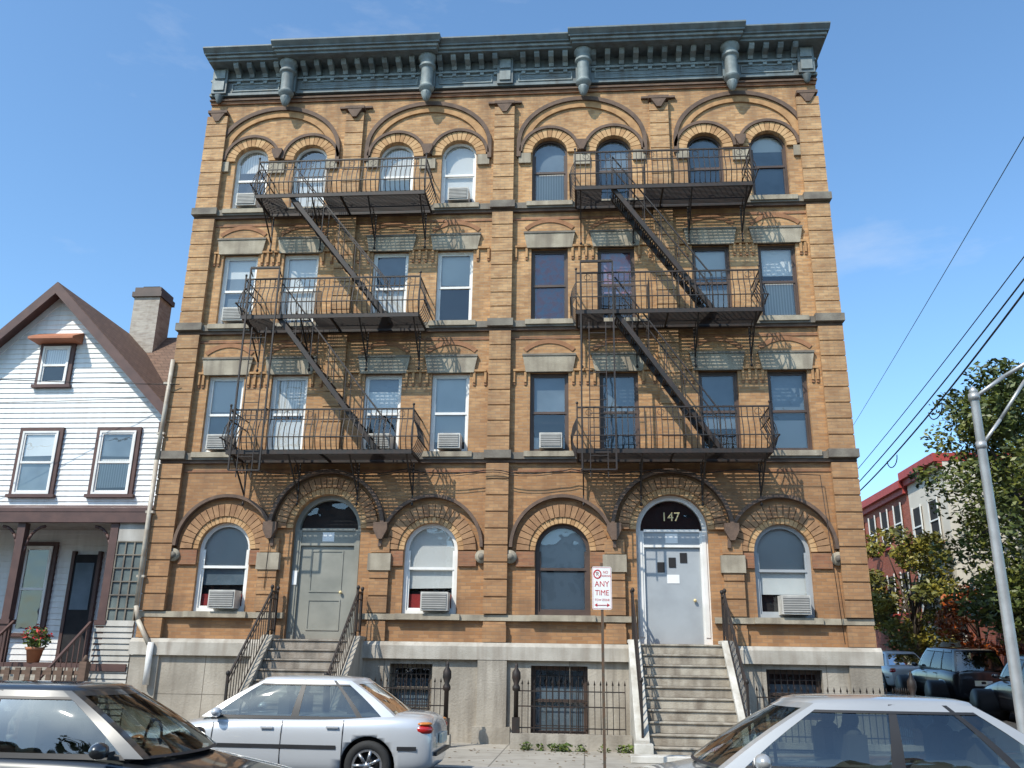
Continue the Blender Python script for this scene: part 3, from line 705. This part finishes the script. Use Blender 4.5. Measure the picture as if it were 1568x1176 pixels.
def tree(name, loc, H_, cr, ms, nclump, nleaf, size, ch=.35):
    T = empty(name, loc); t = MB()
    t.tube((0, 0, -.2), (.05, 0, H_ * ch), H_ * .022, BK, r1=H_ * .016, n=10); t.tube((.05, 0, H_ * ch), (.1, .05, H_ * .7), H_ * .016, BK, r1=H_ * .006, n=8)
    L = MB()
    for i in range(nclump):
        a = random.uniform(0, 2 * PI); zz = random.uniform(ch * .9, .95); k = math.sin(min(1, (zz - ch * .6) / (1 - ch * .6)) * PI * .95) ** .6
        rr = cr * k * random.uniform(.35, 1.0); c = Vector((rr * math.cos(a), rr * math.sin(a), zz * H_))
        if i < 16:
            s0 = Vector((.06, 0, H_ * random.uniform(ch * .85, .6))); md = s0.lerp(c, .5) + Vector((0, 0, .15))
            t.tube(s0, md, H_ * .008, BK, r1=H_ * .005, n=6); t.tube(md, c, H_ * .005, BK, r1=.01, n=6)
        q = random.uniform(.10, .19) * cr * 1.5
        mm = random.choice([[ms[0]], [ms[0], ms[1]], [ms[0], ms[2]], [ms[2]], [ms[0], ms[1], ms[2]]])
        leaves(L, c, q * 1.15, q * 1.15, q * .8, nleaf, size, mm)
    t.obj('trunk_and_limbs', T); L.obj('foliage', T, recalc=False)
LG = leafmats((.095, .125, .028), 'green_leaf'); LY = leafmats((.16, .16, .028), 'yellow_leaf'); LR = leafmats((.32, .085, .015), 'autumn_leaf')
tree('street_tree', (14.3, 9.5, g(9.5)), 10.5, 3.5, LG, 140, 230, .105, .22)
tree('street_tree', (18.5, 14, g(14)), 11.5, 4.2, LG, 60, 170, .15, .25)
tree('small_tree', (13.5, 19.5, g(19.5)), 6.3, 2.3, LY, 60, 130, .12, .25)
tree('small_tree', (13.6, 27, g(27)), 6.4, 2.2, LY, 40, 110, .14, .25)
tree('autumn_tree', (13.9, 14.5, g(14)), 3.8, 1.4, LR, 24, 90, .10, .25)
dt = MB()
for i in range(60): leaves(dt, (random.uniform(2, 60), random.uniform(62, 72), 3 + random.uniform(1, 6)), 2.6, 2.6, 2.2, 90, .35, LG)
dt.obj('distant_trees', None, recalc=False)

# ------------------------------------------------------------------ side-street buildings and unseen houses and trees opposite, added for reflections
cream = mat('cream_wall', (.66, .62, .54), (.58, .54, .47), .8, scale=1); rt = mat('red_cornice', (.42, .06, .05), (.34, .05, .04), .6)
def rowh(q, y0, y1, zt, m, zb):
    q.box(0, 10, y0, y1, 0, zt, m); q.box(-.35, 10.1, y0 - .02, y1 + .02, zt - .1, zt + .25, rt); q.box(-.18, .0, y0, y1, zt - .35, zt - .1, rt)
    y = y0 + .9
    while y < y1 - .9:
        for zz in (3.2, 6.3):
            z0 = zb + zz - .6
            q.box(-.06, 0, y, y + .9, z0, z0 + 1.7, M['dark']); q.box(-.1, -.06, y - .08, y, z0 - .08, z0 + 1.78, M['white']); q.box(-.1, -.06, y + .9, y + .98, z0 - .08, z0 + 1.78, M['white']); q.box(-.1, -.062, y, y + .9, z0 + .82, z0 + .88, M['white']); q.box(-.13, -.0, y - .1, y + 1, z0 - .16, z0 - .08, rt)
        y += 1.9
rw = empty('row_house', (14.9, 0, 0)); q = MB(); rowh(q, 18, 22.2, 9.9, cream, 1); q.obj('walls_and_windows', rw)
rw2 = empty('red_row_house', (14.9, 0, 0)); q = MB(); rowh(q, 22.3, 40, 9.6, M['farbrick'], 1.5); q.obj('walls_and_windows', rw2)
bw = MB(); bw.box(14.95, 15.2, 3, 17.9, 0, 4.0, M['farbrick']); bw.box(14.9, 15.25, 2.95, 17.92, 4.0, 4.12, M['sill'])
for i in range(6): bw.box(14.87, 14.95, 3.2 + i * 2.8, 3.6 + i * 2.8, 0, 3.98, M['farbrick'])
bw.obj('red_brick_wall')
for k, (x0, x1, zt, m) in enumerate(((-30, -19, 8.5, M['farbrick']), (-18.8, -9, 9.5, M['sidebrick']), (-7.5, 1.5, 7.5, SI), (2.5, 12, 9.8, M['farbrick']), (20, 32, 9, M['sidebrick']))):  # unseen houses behind the camera, added to break up reflections in the glass
    q = MB(); q.box(0, x1 - x0, -10, 0, 0, zt, m); q.box(-.1, x1 - x0 + .1, -.3, .35, zt, zt + .3, M['brownf'])
    x = .8
    while x < x1 - x0 - 1:
        for zz in (1.4, 4.5): q.box(x, x + 1, 0, .03, zz, zz + 1.8, M['dark']); q.box(x - .1, x + 1.1, 0, .1, zz - .15, zz - .02, M['wtable']); q.box(x - .1, x + 1.1, 0, .05, zz + 1.82, zz + 2, M['wtable'])
        x += 2.2
    q.obj('walls_and_windows', empty('unseen_opposite_house', (x0, -27, 0)))
tree('unseen_opposite_tree', (-9, -23, 0), 8.5, 3.0, LG, 36, 90, .2, .3); tree('unseen_opposite_tree', (14, -23, 0), 9, 3.2, LG, 36, 90, .2, .3)  # out of view too, added for window and car glass to reflect

# ------------------------------------------------------------------ ground, roads
AS = mat('asphalt', (.055, .055, .056), (.04, .04, .042), .9, scale=1.5, bump=.5, bscale=120)
CO = brickmat('concrete_pavement', (.38, .35, .30), (.33, .305, .26), (.14, .13, .11), bw=1.5, rh=1.5, ms=.012, dirt=(.18, .16, .13), dirtamt=.55, flat=True, off=0, spots=.15)
GR = mat('grass_and_dirt', (.09, .10, .04), (.13, .10, .06), .95, scale=.6)
def sheet(name, x0, x1, ys, dz, m):
    b = MB()
    for a, c in zip(ys[:-1], ys[1:]): b.face([(x0, a, g(a) + dz), (x1, a, g(a) + dz), (x1, c, g(c) + dz), (x0, c, g(c) + dz)], m)
    return b.obj(name, None, recalc=False)
sheet('ground', -500, 500, [-500, 0, 60, 700], -.140, GR)
sheet('road', -200, 200, [-16.5, -4.4], -.128, AS)
sheet('side_street', 7.6, 13.2, [-4.4, 0, 60, 200], -.132, AS)
pv = MB()
pv.box(-200, 7.45, -4.25, 0.0, -.2, 0, CO); pv.box(13.35, 200, -4.25, 0, -.2, 0, CO); pv.box(-200, 200, -27, -16.65, -.2, 0, CO)
for a, b in ((5.86, 7.45), (13.35, 15.0)): pv.prismx([(0.001, -.2), (0.001, 0), (60, 3), (60, 2.7)], a, b, CO)
pv.obj('pavement')
kb = MB(); KS = mat('kerb_stone', (.36, .35, .33), (.26, .25, .24), .85, scale=3)
kb.box(-200, 7.6, -4.4, -4.252, -.2, .002, KS); kb.box(13.2, 200, -4.4, -4.252, -.2, .002, KS); kb.box(-200, 200, -16.648, -16.5, -.2, .002, KS)
for a, b in ((7.452, 7.6), (13.2, 13.348)): kb.prismx([(-4.25, -.2), (-4.25, .002), (0, .002), (60, 3.002), (60, 2.7)], a, b, KS)
kb.obj('kerb', None)
wd = MB(); WG = leafmats((.09, .14, .03), 'weed')
for i in range(16): leaves(wd, (random.choice([random.uniform(-1.2, -.3), random.uniform(-.2, .9)]), -1.42 + random.uniform(-.12, .06), .05), .12, .08, .10, 26, .045, WG)
wd.obj('weeds', None, recalc=False)
lt = MB(); DL = mat('dry_leaves', (.20, .12, .04), (.12, .07, .03), .8)
for i in range(260):
    x = random.uniform(-3, 6.5); y = random.choice([random.gauss(-1.6, .35), random.uniform(-4.2, -1.2)]); s = random.uniform(.02, .045); a = random.uniform(0, PI)
    dx, dy = s * math.cos(a), s * math.sin(a)
    lt.add([(x - dx, y - dy, .004), (x + dy * .5, y - dx * .5, .012), (x + dx, y + dy, .006), (x - dy * .5, y + dx * .5, .014)], [(0, 1, 2, 3)], DL)
lt.obj('fallen_leaves', None, recalc=False)
for loc in ((-12.0, -2.35, 0), (-13.9, -1.3, 0), (-11.9, .1, 1.4)):
    P = empty('flower_pot', loc); q = MB(); q.lathe((0, 0, 0), [(.12, 0), (.17, .26), (.19, .26), (.19, .32)], mat('terracotta_pot', (.4, .16, .08), None, .8)); q.obj('pot', P)
    L = MB(); leaves(L, (0, 0, .5), .3, .3, .25, 260, .06, WG); leaves(L, (0, 0, .58), .32, .32, .24, 70, .05, [mat('red_petals', (.55, .03, .03), None, .6)]); L.obj('plant', P, recalc=False)

# ------------------------------------------------------------------ cars
TY = mat('tyre_rubber', (.02, .02, .02), None, .8); RM = mat('alloy_rim', (.45, .45, .46), None, .3, metal=.8)
BP = mat('black_plastic', (.02, .02, .022), None, .5); CG = glassmat('car_glass', .10, (.50, .56, .54)); SEAT = mat('seat_fabric', (.09, .088, .085), (.06, .06, .06), .9)
RL = mat('red_lamp', (.5, .015, .01), (.4, .01, .01), .15, coat=1); OL = mat('orange_lamp', (.6, .2, .03), None, .2, coat=1); HLm = mat('clear_lamp', (.6, .62, .64), (.4, .42, .44), .1, coat=1)
CHR = mat('chrome', (.7, .7, .7), None, .12, metal=1); PLT = mat('number_plate', (.75, .72, .5), (.6, .6, .6), .5)
def car(name, loc, rot, col, col2=None, kind='sedan', rough=.3, metal=.0):
    E = empty(name, loc, rot); paint = mat(name + '_paint', col, col2, rough, metal, scale=.8, coat=1)
    suv = kind == 'suv'
    S = [(2.23, .50, .32, .60), (2.20, .60, .24, .70), (2.08, .68, .20, .79), (1.75, .76, .18, .85), (1.3, .83, .18, .87), (.98, .90, .18, .875), (.5, .93, .18, .88), (0, .94, .18, .88), (-.7, .95, .18, .88),
         (-1.25, .97, .18, .875), (-1.7, .985, .2, .86), (-2.02, .965, .22, .81), (-2.17, .90, .26, .74), (-2.22, .74, .32, .66)]
    if suv: S = [(x * 1.02, zt * 1.2 if x > -1.3 else 1.14, zb + .06, w * 1.03) for x, zt, zb, w in S]
    def at(x):
        xs = [s[0] for s in S]
        for i in range(len(S) - 1):
            if xs[i] >= x >= xs[i + 1]:
                t = (xs[i] - x) / (xs[i] - xs[i + 1]); return [S[i][k] + (S[i + 1][k] - S[i][k]) * t for k in (1, 2, 3)]
        return list(S[-1][1:])
    def sec(zt, zb, w):
        h_ = [(0, zt + .02), (w * .55, zt + .012), (w * .84, zt - .02), (w * .95, zt - .07), (w * .992, zt - .20), (w, (zt + zb) / 2), (w * .99, zb + .16), (w * .94, zb + .04), (w * .8, zb), (0, zb)]
        return h_ + [(-a, b) for a, b in h_[-2:0:-1]]
    b = MB(); vs = []; fs = []; k = None
    for s in S:
        c = sec(*s[1:]); k = len(c); vs += [(s[0], a, z) for a, z in c]
    for i in range(len(S) - 1):
        for j in range(k): fs.append((i * k + j, i * k + (j + 1) % k, (i + 1) * k + (j + 1) % k, (i + 1) * k + j))
    fs += [list(range(k)), list(range((len(S) - 1) * k, len(S) * k))[::-1]]
    b.add(vs, fs, paint, True); b.mats.append(BP)
    body = b.obj('body', E); sub = body.modifiers.new('s', 'SUBSURF'); sub.levels = 2; sub.render_levels = 2
    R_ = .32 if not suv else .37; ax = (1.36, -1.34)
    cu = MB(); cu.mats = [paint]
    for x in ax:
        for sg in (-1, 1): cu.tube((x, sg * .6, R_), (x, sg * 1.3, R_), R_ + .055, BP, n=32)
    co_ = cu.obj('cut'); co_.parent = E; boolcut(body, co_)
    z0, z1 = (.90, 1.40) if not suv else (1.10, 1.72)
    F0, F1, B1, B0 = (1.08, .28, -.98, -1.72) if not suv else (1.0, .35, -1.85, -2.12)
    def gp(t, hh, side, off=0):
        z = z0 + (z1 - z0) * hh; c = math.sin(hh * PI) * .035
        xf = F0 + (F1 - F0) * hh + c; xb = B0 + (B1 - B0) * hh - c; w = .80 + (.585 - .80) * hh + c * .6
        if suv: w += .06 * hh + .02
        x = xf + (xb - xf) * t; y = w * (1 - .07 * abs(2 * t - 1) ** 3)
        return (x, side * (y + off), z + off * .4)
    def fp(yy, hh, front, off=0):
        p_ = gp(0 if front else 1, hh, 1); bl = (.16 if front else .13) * (1 - yy * yy)
        sg = 1 if front else -1
        return (p_[0] + sg * (bl + off), yy * p_[1], p_[2] + off * .6)
    gm = MB(); NT = 10; NF = 8
    def ring(hh):
        L_ = [gp(i / NT, hh, 1) for i in range(NT + 1)]
        L_ += [fp(1 - 2 * i / NF, hh, False) for i in range(1, NF)]
        L_ += [gp(1 - i / NT, hh, -1) for i in range(NT + 1)]
        L_ += [fp(-1 + 2 * i / NF, hh, True) for i in range(1, NF)]
        return L_
    top = ring(1.0); n = len(top); roof = [top]
    cxr = (F1 + B1) / 2
    for sc_, dz in ((.97, .022), (.85, .042), (.55, .055), (.2, .06)):
        roof.append([(cxr + (p_[0] - cxr) * sc_, p_[1] * sc_, p_[2] + dz) for p_ in top])
    vs = sum(roof, []); fs = []
    for i in range(len(roof) - 1):
        for j in range(n): fs.append((i * n + j, i * n + (j + 1) % n, (i + 1) * n + (j + 1) % n, (i + 1) * n + j))
    fs.append(list(range((len(roof) - 1) * n, len(roof) * n))); gm.add(vs, fs, paint, True)
    def patch(fn, a0, a1, h0, h1, m, off, na=6, nh=5):
        vs = [fn(a0 + (a1 - a0) * i / na, h0 + (h1 - h0) * j / nh, off) for j in range(nh + 1) for i in range(na + 1)]
        gm.add(vs, [(j * (na + 1) + i, j * (na + 1) + i + 1, (j + 1) * (na + 1) + i + 1, (j + 1) * (na + 1) + i) for j in range(nh) for i in range(na)], m, True)
    for sd in (1, -1):
        fn = lambda t, hh, off, sd=sd: gp(t, hh, sd, off)
        cuts = [0, .055, .46, .50, .80, .83, .93, 1] if not suv else [0, .05, .38, .41, .68, .71, .95, 1]
        for i in range(0, 8, 2): patch(fn, cuts[i], cuts[i + 1], 0, 1, paint if i in (0, 6) else BP, 0, na=2)
        for i in (1, 3, 5): patch(fn, cuts[i], cuts[i + 1], .05, .88, CG, -.004)
        patch(fn, .055, .93, .88, 1.0, paint, 0, na=10, nh=2); patch(fn, .055, .93, -.02, .06, BP, .002, na=10, nh=1); patch(fn, .055, .93, .86, .90, BP, .003, na=10, nh=1)
    for fr in (True, False):
        fn = lambda t, hh, off, fr=fr: fp(t, hh, fr, off)
        patch(fn, -.9, .9, .03, .93, CG, -.002, na=10); patch(fn, -1, -.9, 0, 1, paint, 0, na=1); patch(fn, .9, 1, 0, 1, paint, 0, na=1)
        patch(fn, -.9, .9, .92, 1.0, paint, 0, na=10, nh=1); patch(fn, -.9, .9, 0, .035, BP, 0.001, na=10, nh=1)
    gm.obj('cabin', E, recalc=False)
    d = MB()
    d.box(-1.5, .95, -.72, .72, z0 - .3, z0 + .025, BP)
    for x in (.05, -.95):
        for y in (-.36, .36):
            d.box(x - .16, x, y - .22, y + .22, z0 - .05, z0 + .26, SEAT); d.ell((x - .08, y, z0 + .26), .085, .21, .06, SEAT); d.ell((x - .1, y, z0 + .37), .06, .13, .08, SEAT)
    d.path([(.62, .36 + .17 * math.cos(a), z0 + .06 + .17 * math.sin(a)) for a in [2 * PI * i / 12 for i in range(13)]], .014, BP, 6)
    d.ell((.42, 0, z1 - .07), .03, .11, .035, BP)
    def seam(x, lo=3, hi=7):
        c = sec(*at(x))
        for sg in (1, -1):
            for (a, z), (a2, z2) in zip(c[lo:hi], c[lo + 1:hi + 1]):
                d.add([(x - .006, sg * (a + .003), z), (x + .006, sg * (a + .003), z), (x + .006, sg * (a2 + .003), z2), (x - .006, sg * (a2 + .003), z2)], [(0, 1, 2, 3)], BP)
    for x in (.86, -.12, -.98): seam(x)
    kz = 1 if not suv else 1.2
    for sg in (1, -1):
        for x in (.0, -.92):
            zt, zb, w_ = at(x); d.box(x + .0, x + .17, sg * w_ - .014, sg * w_ + .014, zt - .17, zt - .145, paint)
        for a, b_ in ((.88, -.9), (1.98, 1.76), (-1.74, -2.0)):
            n_ = 8
            for i in range(n_):
                xa = a + (b_ - a) * i / n_; xb = a + (b_ - a) * (i + 1) / n_
                ya = sg * (at(xa)[2] + .006); yb = sg * (at(xb)[2] + .006); zz = .52 if not suv else .62
                d.add([(xa, ya, zz), (xb, yb, zz), (xb, yb, zz + .05), (xa, ya, zz + .05)], [(0, 1, 2, 3)], BP)
        d.ell((.80, sg * .93, z0 + .07), .07, .10, .065, paint); d.box(.78, .86, sg * .84 - .05, sg * .84 + .05, z0 + .02, z0 + .06, BP)
        d.ell((2.03, sg * .60, .60 * kz), .17, .17, .065, HLm); d.ell((1.93, sg * .74, .595 * kz), .14, .075, .05, OL)
        d.ell((-2.04, sg * .66, .78 * kz), .165, .135, .085, RL); d.ell((-2.06, sg * .665, .855 * kz), .13, .12, .03, OL)
    d.box(2.20, 2.245, -.38, .38, .42 * (1.15 if suv else 1), .53 * (1.2 if suv else 1), BP); d.box(-2.262, -2.225, -.26, .26, .58 * kz, .71 * kz, PLT)
    for i in range(6): d.box(2.245, 2.25, -.36, .36, .43 + i * .017, .435 + i * .017, CHR)
    d.box(-2.25, -2.19, -.6, .6, .44, .49, BP)
    d.obj('trim_and_lamps', E)
    wh = MB()
    for x in ax:
        for sg in (-1, 1):
            y0 = sg * .66; y1 = sg * .865
            prof = [(R_ * .62, 0), (R_ * .96, .0), (R_, .03), (R_, .17), (R_ * .96, .20), (R_ * .68, .205), (R_ * .64, .18)]
            n_ = 28; vs = []; fs = []
            for r_, o in prof:
                for i in range(n_):
                    a = 2 * PI * i / n_; vs.append((x + r_ * math.cos(a), y0 + sg * o, R_ + r_ * math.sin(a)))
            for k_ in range(len(prof) - 1):
                for i in range(n_): fs.append((k_ * n_ + i, k_ * n_ + (i + 1) % n_, (k_ + 1) * n_ + (i + 1) % n_, (k_ + 1) * n_ + i))
            wh.add(vs, fs, TY, True)
            wh.tube((x, y0, R_), (x, y0 + sg * .12, R_), R_ * .64, BP, n=24)
            wh.band(x, R_, R_ * .56, R_ * .66, 0, 2 * PI, min(y0 + sg * .1, y1), max(y0 + sg * .1, y1 - sg * .01), RM, n=28)
            for i in range(7):
                a = 2 * PI * i / 7
                wh.tube((x + .04 * math.cos(a), y1 - sg * .02, R_ + .04 * math.sin(a)), (x + R_ * .6 * math.cos(a), y1 - sg * .02, R_ + R_ * .6 * math.sin(a)), .024, RM, n=6)
            wh.tube((x, y1 - sg * .05, R_), (x, y1 - .0, R_), .055, RM, n=16)
    wh.obj('wheels', E)
    return E
car('parked_sedan', (-4.28, -5.45, -.13), (0, 0, PI), (.56, .575, .59), (.52, .535, .55), metal=.25)
car('dark_car', (-4.6, -10.9, -.13), (0, 0, 0), (.02, .023, .026), (.016, .018, .021))
car('silver_sedan', (2.18, -10.55, -.13), (0, 0, PI), (.42, .425, .42), (.38, .385, .38), metal=.3)
for y, nm, col, kd in ((6.5, 'parked_suv', (.012, .013, .018), 'suv'), (12.6, 'parked_suv', (.012, .013, .016), 'suv'), (18.5, 'parked_hatchback', (.6, .62, .62), 'sedan'), (24.5, 'parked_hatchback', (.3, .1, .08), 'sedan')):
    car(nm, (12.15, y, g(y) - .13), (0, -R(2.86), PI / 2), col, kind=kd)

# ------------------------------------------------------------------ no-parking sign
SR = mat('sign_red', (.5, .02, .03), None, .4)
sg_ = empty('no_parking_sign', (.30, -4.62, 0)); sg_.scale = (.86, 1, .98); q = MB()
q.box(-.025, .025, -.008, .012, -.02, 3.16, mat('sign_post', (.07, .065, .05), (.12, .06, .03), .7, scale=10))
q.obj('post', sg_)
q = MB(); q.prism([(-.18, 2.44), (-.16, 2.42), (.16, 2.42), (.18, 2.44), (.18, 3.08), (.16, 3.10), (-.16, 3.10), (-.18, 3.08)], -.016, -.009, M['paper'])
q.band(-.08, 2.98, .055, .075, 0, 2 * PI, -.019, -.0165, SR, n=24); q.bar((-.13, -.018, 3.03), (-.03, -.018, 2.93), .006, SR)
for a in ((-.165, .165, 2.432, 2.437), (-.165, .165, 3.083, 3.088), (-.168, -.163, 2.44, 3.08), (.163, .168, 2.44, 3.08)): q.box(a[0], a[1], -.0185, -.0165, a[2], a[3], SR)
q.bar((-.1, -.018, 2.49), (.1, -.018, 2.49), .008, SR); q.prism([(-.14, 2.49), (-.09, 2.52), (-.09, 2.46)], -.0185, -.0165, SR); q.prism([(.14, 2.49), (.09, 2.52), (.09, 2.46)], -.0185, -.0165, SR)
q.obj('plate', sg_)
for s_, sz, x, z in (('P', .09, -.08, 2.98), ('NO', .06, .07, 3.01), ('PARKING', .045, .07, 2.95), ('ANY', .13, .0, 2.82), ('TIME', .12, .0, 2.68), ('TOW ZONE', .05, 0, 2.57)):
    text(s_, sz, (x, -.0175, z), (R(90), 0, 0), SR if s_ != 'P' else M['dark'], sg_, 'lettering', .001)

# ------------------------------------------------------------------ street lamp
la = empty('street_lamp', (6.72, -4.0, 0)); q = MB(); AL = mat('aluminium_pole', (.50, .50, .49), (.36, .36, .35), .45, metal=.5, scale=3)
q.lathe((0, 0, 0), [(.17, 0), (.17, .12), (.12, .2), (.095, .4), (.068, 6.1), (.075, 6.12), (.02, 6.2)], AL, 16)
q.path([(0, 0, 6.0), (.5, -.1, 6.35), (1.2, -.25, 6.75), (2.0, -.45, 7.0), (2.7, -.6, 7.08)], .035, AL, 8)
q.path([(0, 0, 5.15), (.35, -.05, 5.6), (.8, -.15, 6.25), (1.2, -.25, 6.75)], .03, AL, 8)
q.lathe((0, 0, 5.1), [(.085, 0), (.085, .12)], AL, 14); q.lathe((0, 0, 5.95), [(.09, 0), (.09, .12)], AL, 14)
q.ell((3.0, -.66, 7.05), .38, .15, .09, AL); q.ell((3.02, -.66, 6.98), .2, .11, .08, M['shade'])
q.obj('pole_and_arm', la)

# ------------------------------------------------------------------ wires
WM = mat('black_cable', (.02, .02, .02), None, .6)
def wire(a, b, sag, r, name='power_line', loops=()):
    a = Vector(a); b = Vector(b); q = MB(); pts = []
    for i in range(25):
        t = i / 24; p_ = a.lerp(b, t); p_.z -= sag * 4 * t * (1 - t); pts.append(p_)
    q.path(pts, r, WM, 5)
    for i in loops:
        c = pts[i]; q.path([c + Vector((0, .45 * math.cos(PI * (1 + k / 8)), .28 * math.sin(PI * (1 + k / 8)) - .02)) for k in range(9)], r * .7, WM, 5)
    return q.obj(name)
wire((7.9, -9, 9.2), (10.5, 20, 7.8), .35, .018); wire((8.0, -9, 9.6), (10.3, 20, 8.0), .25, .012); wire((7.7, -9, 8.9), (10.6, 20, 7.7), .55, .022, loops=(10, 14))
wire((6.3, -11, 9.5), (12, 24, 11.0), .1, .008); wire((-24, -3.5, 7.9), (-9.3, -.2, 7.6), .25, .010); wire((-24, -2, 7.2), (-10.4, 1.7, 7.9), .3, .008)

# ------------------------------------------------------------------ world, sun
wld = bpy.data.worlds.new('World'); sc.world = wld; wld.use_nodes = True; t = wld.node_tree
bg = t.nodes['Background']; sky = t.nodes.new('ShaderNodeTexSky'); sky.sky_type = 'NISHITA'; sky.sun_disc = False
EL, AZ = R(48), R(36)
sky.sun_elevation = EL; sky.sun_rotation = R(216); sky.air_density = 1.0; sky.dust_density = .8; sky.ozone_density = 1.2
skc = mixc(t, 1.0, sky.outputs[0], (1.38, 1.80, 2.0), 'MULTIPLY')
tc = t.nodes.new('ShaderNodeTexCoord'); no = t.nodes.new('ShaderNodeTexNoise'); no.inputs['Scale'].default_value = 3.2; no.inputs['Detail'].default_value = 8; no.inputs['Roughness'].default_value = .6
mp = t.nodes.new('ShaderNodeMapping'); mp.inputs['Scale'].default_value = (1, 1, 3.2); mp.inputs['Location'].default_value = (.3, .8, .1)
t.links.new(tc.outputs['Generated'], mp.inputs[0]); t.links.new(mp.outputs[0], no.inputs['Vector'])
f_ = mul(t, ramp(t, no.outputs[0], .60, .82), .3)
mx = t.nodes.new('ShaderNodeMix'); mx.data_type = 'RGBA'; t.links.new(f_, mx.inputs[0]); t.links.new(skc, mx.inputs[6]); mx.inputs[7].default_value = (7, 7.3, 7.8, 1)
t.links.new(mx.outputs[2], bg.inputs['Color']); bg.inputs['Strength'].default_value = .13
sd = bpy.data.lights.new('sun', 'SUN'); sd.energy = 5.0; sd.angle = R(.5); sd.color = (1, .94, .83)
so_ = bpy.data.objects.new('sun', sd); sc.collection.objects.link(so_)
dirv = Vector((math.sin(AZ) * math.cos(EL), math.cos(AZ) * math.cos(EL), -math.sin(EL)))
so_.rotation_euler = dirv.to_track_quat('-Z', 'Y').to_euler()
sc.view_settings.view_transform = 'Standard'; sc.view_settings.look = 'None'; sc.view_settings.exposure = 0

# ------------------------------------------------------------------ camera
cd = bpy.data.cameras.new('camera'); cam = bpy.data.objects.new('camera', cd); sc.collection.objects.link(cam)
cd.lens = 30.88; cd.sensor_width = 36; cd.clip_end = 2000; cd.clip_start = .05
r_ = Vector((.99688, .07756, .01484)).normalized(); fw = Vector((-.07841, .94989, .30245)).normalized(); u_ = r_.cross(fw).normalized()
mt = Matrix((( r_.x, u_.x, -fw.x, 0), (r_.y, u_.y, -fw.y, -19), (r_.z, u_.z, -fw.z, 1.55), (0, 0, 0, 1)))
cam.matrix_world = mt
sc.camera = cam
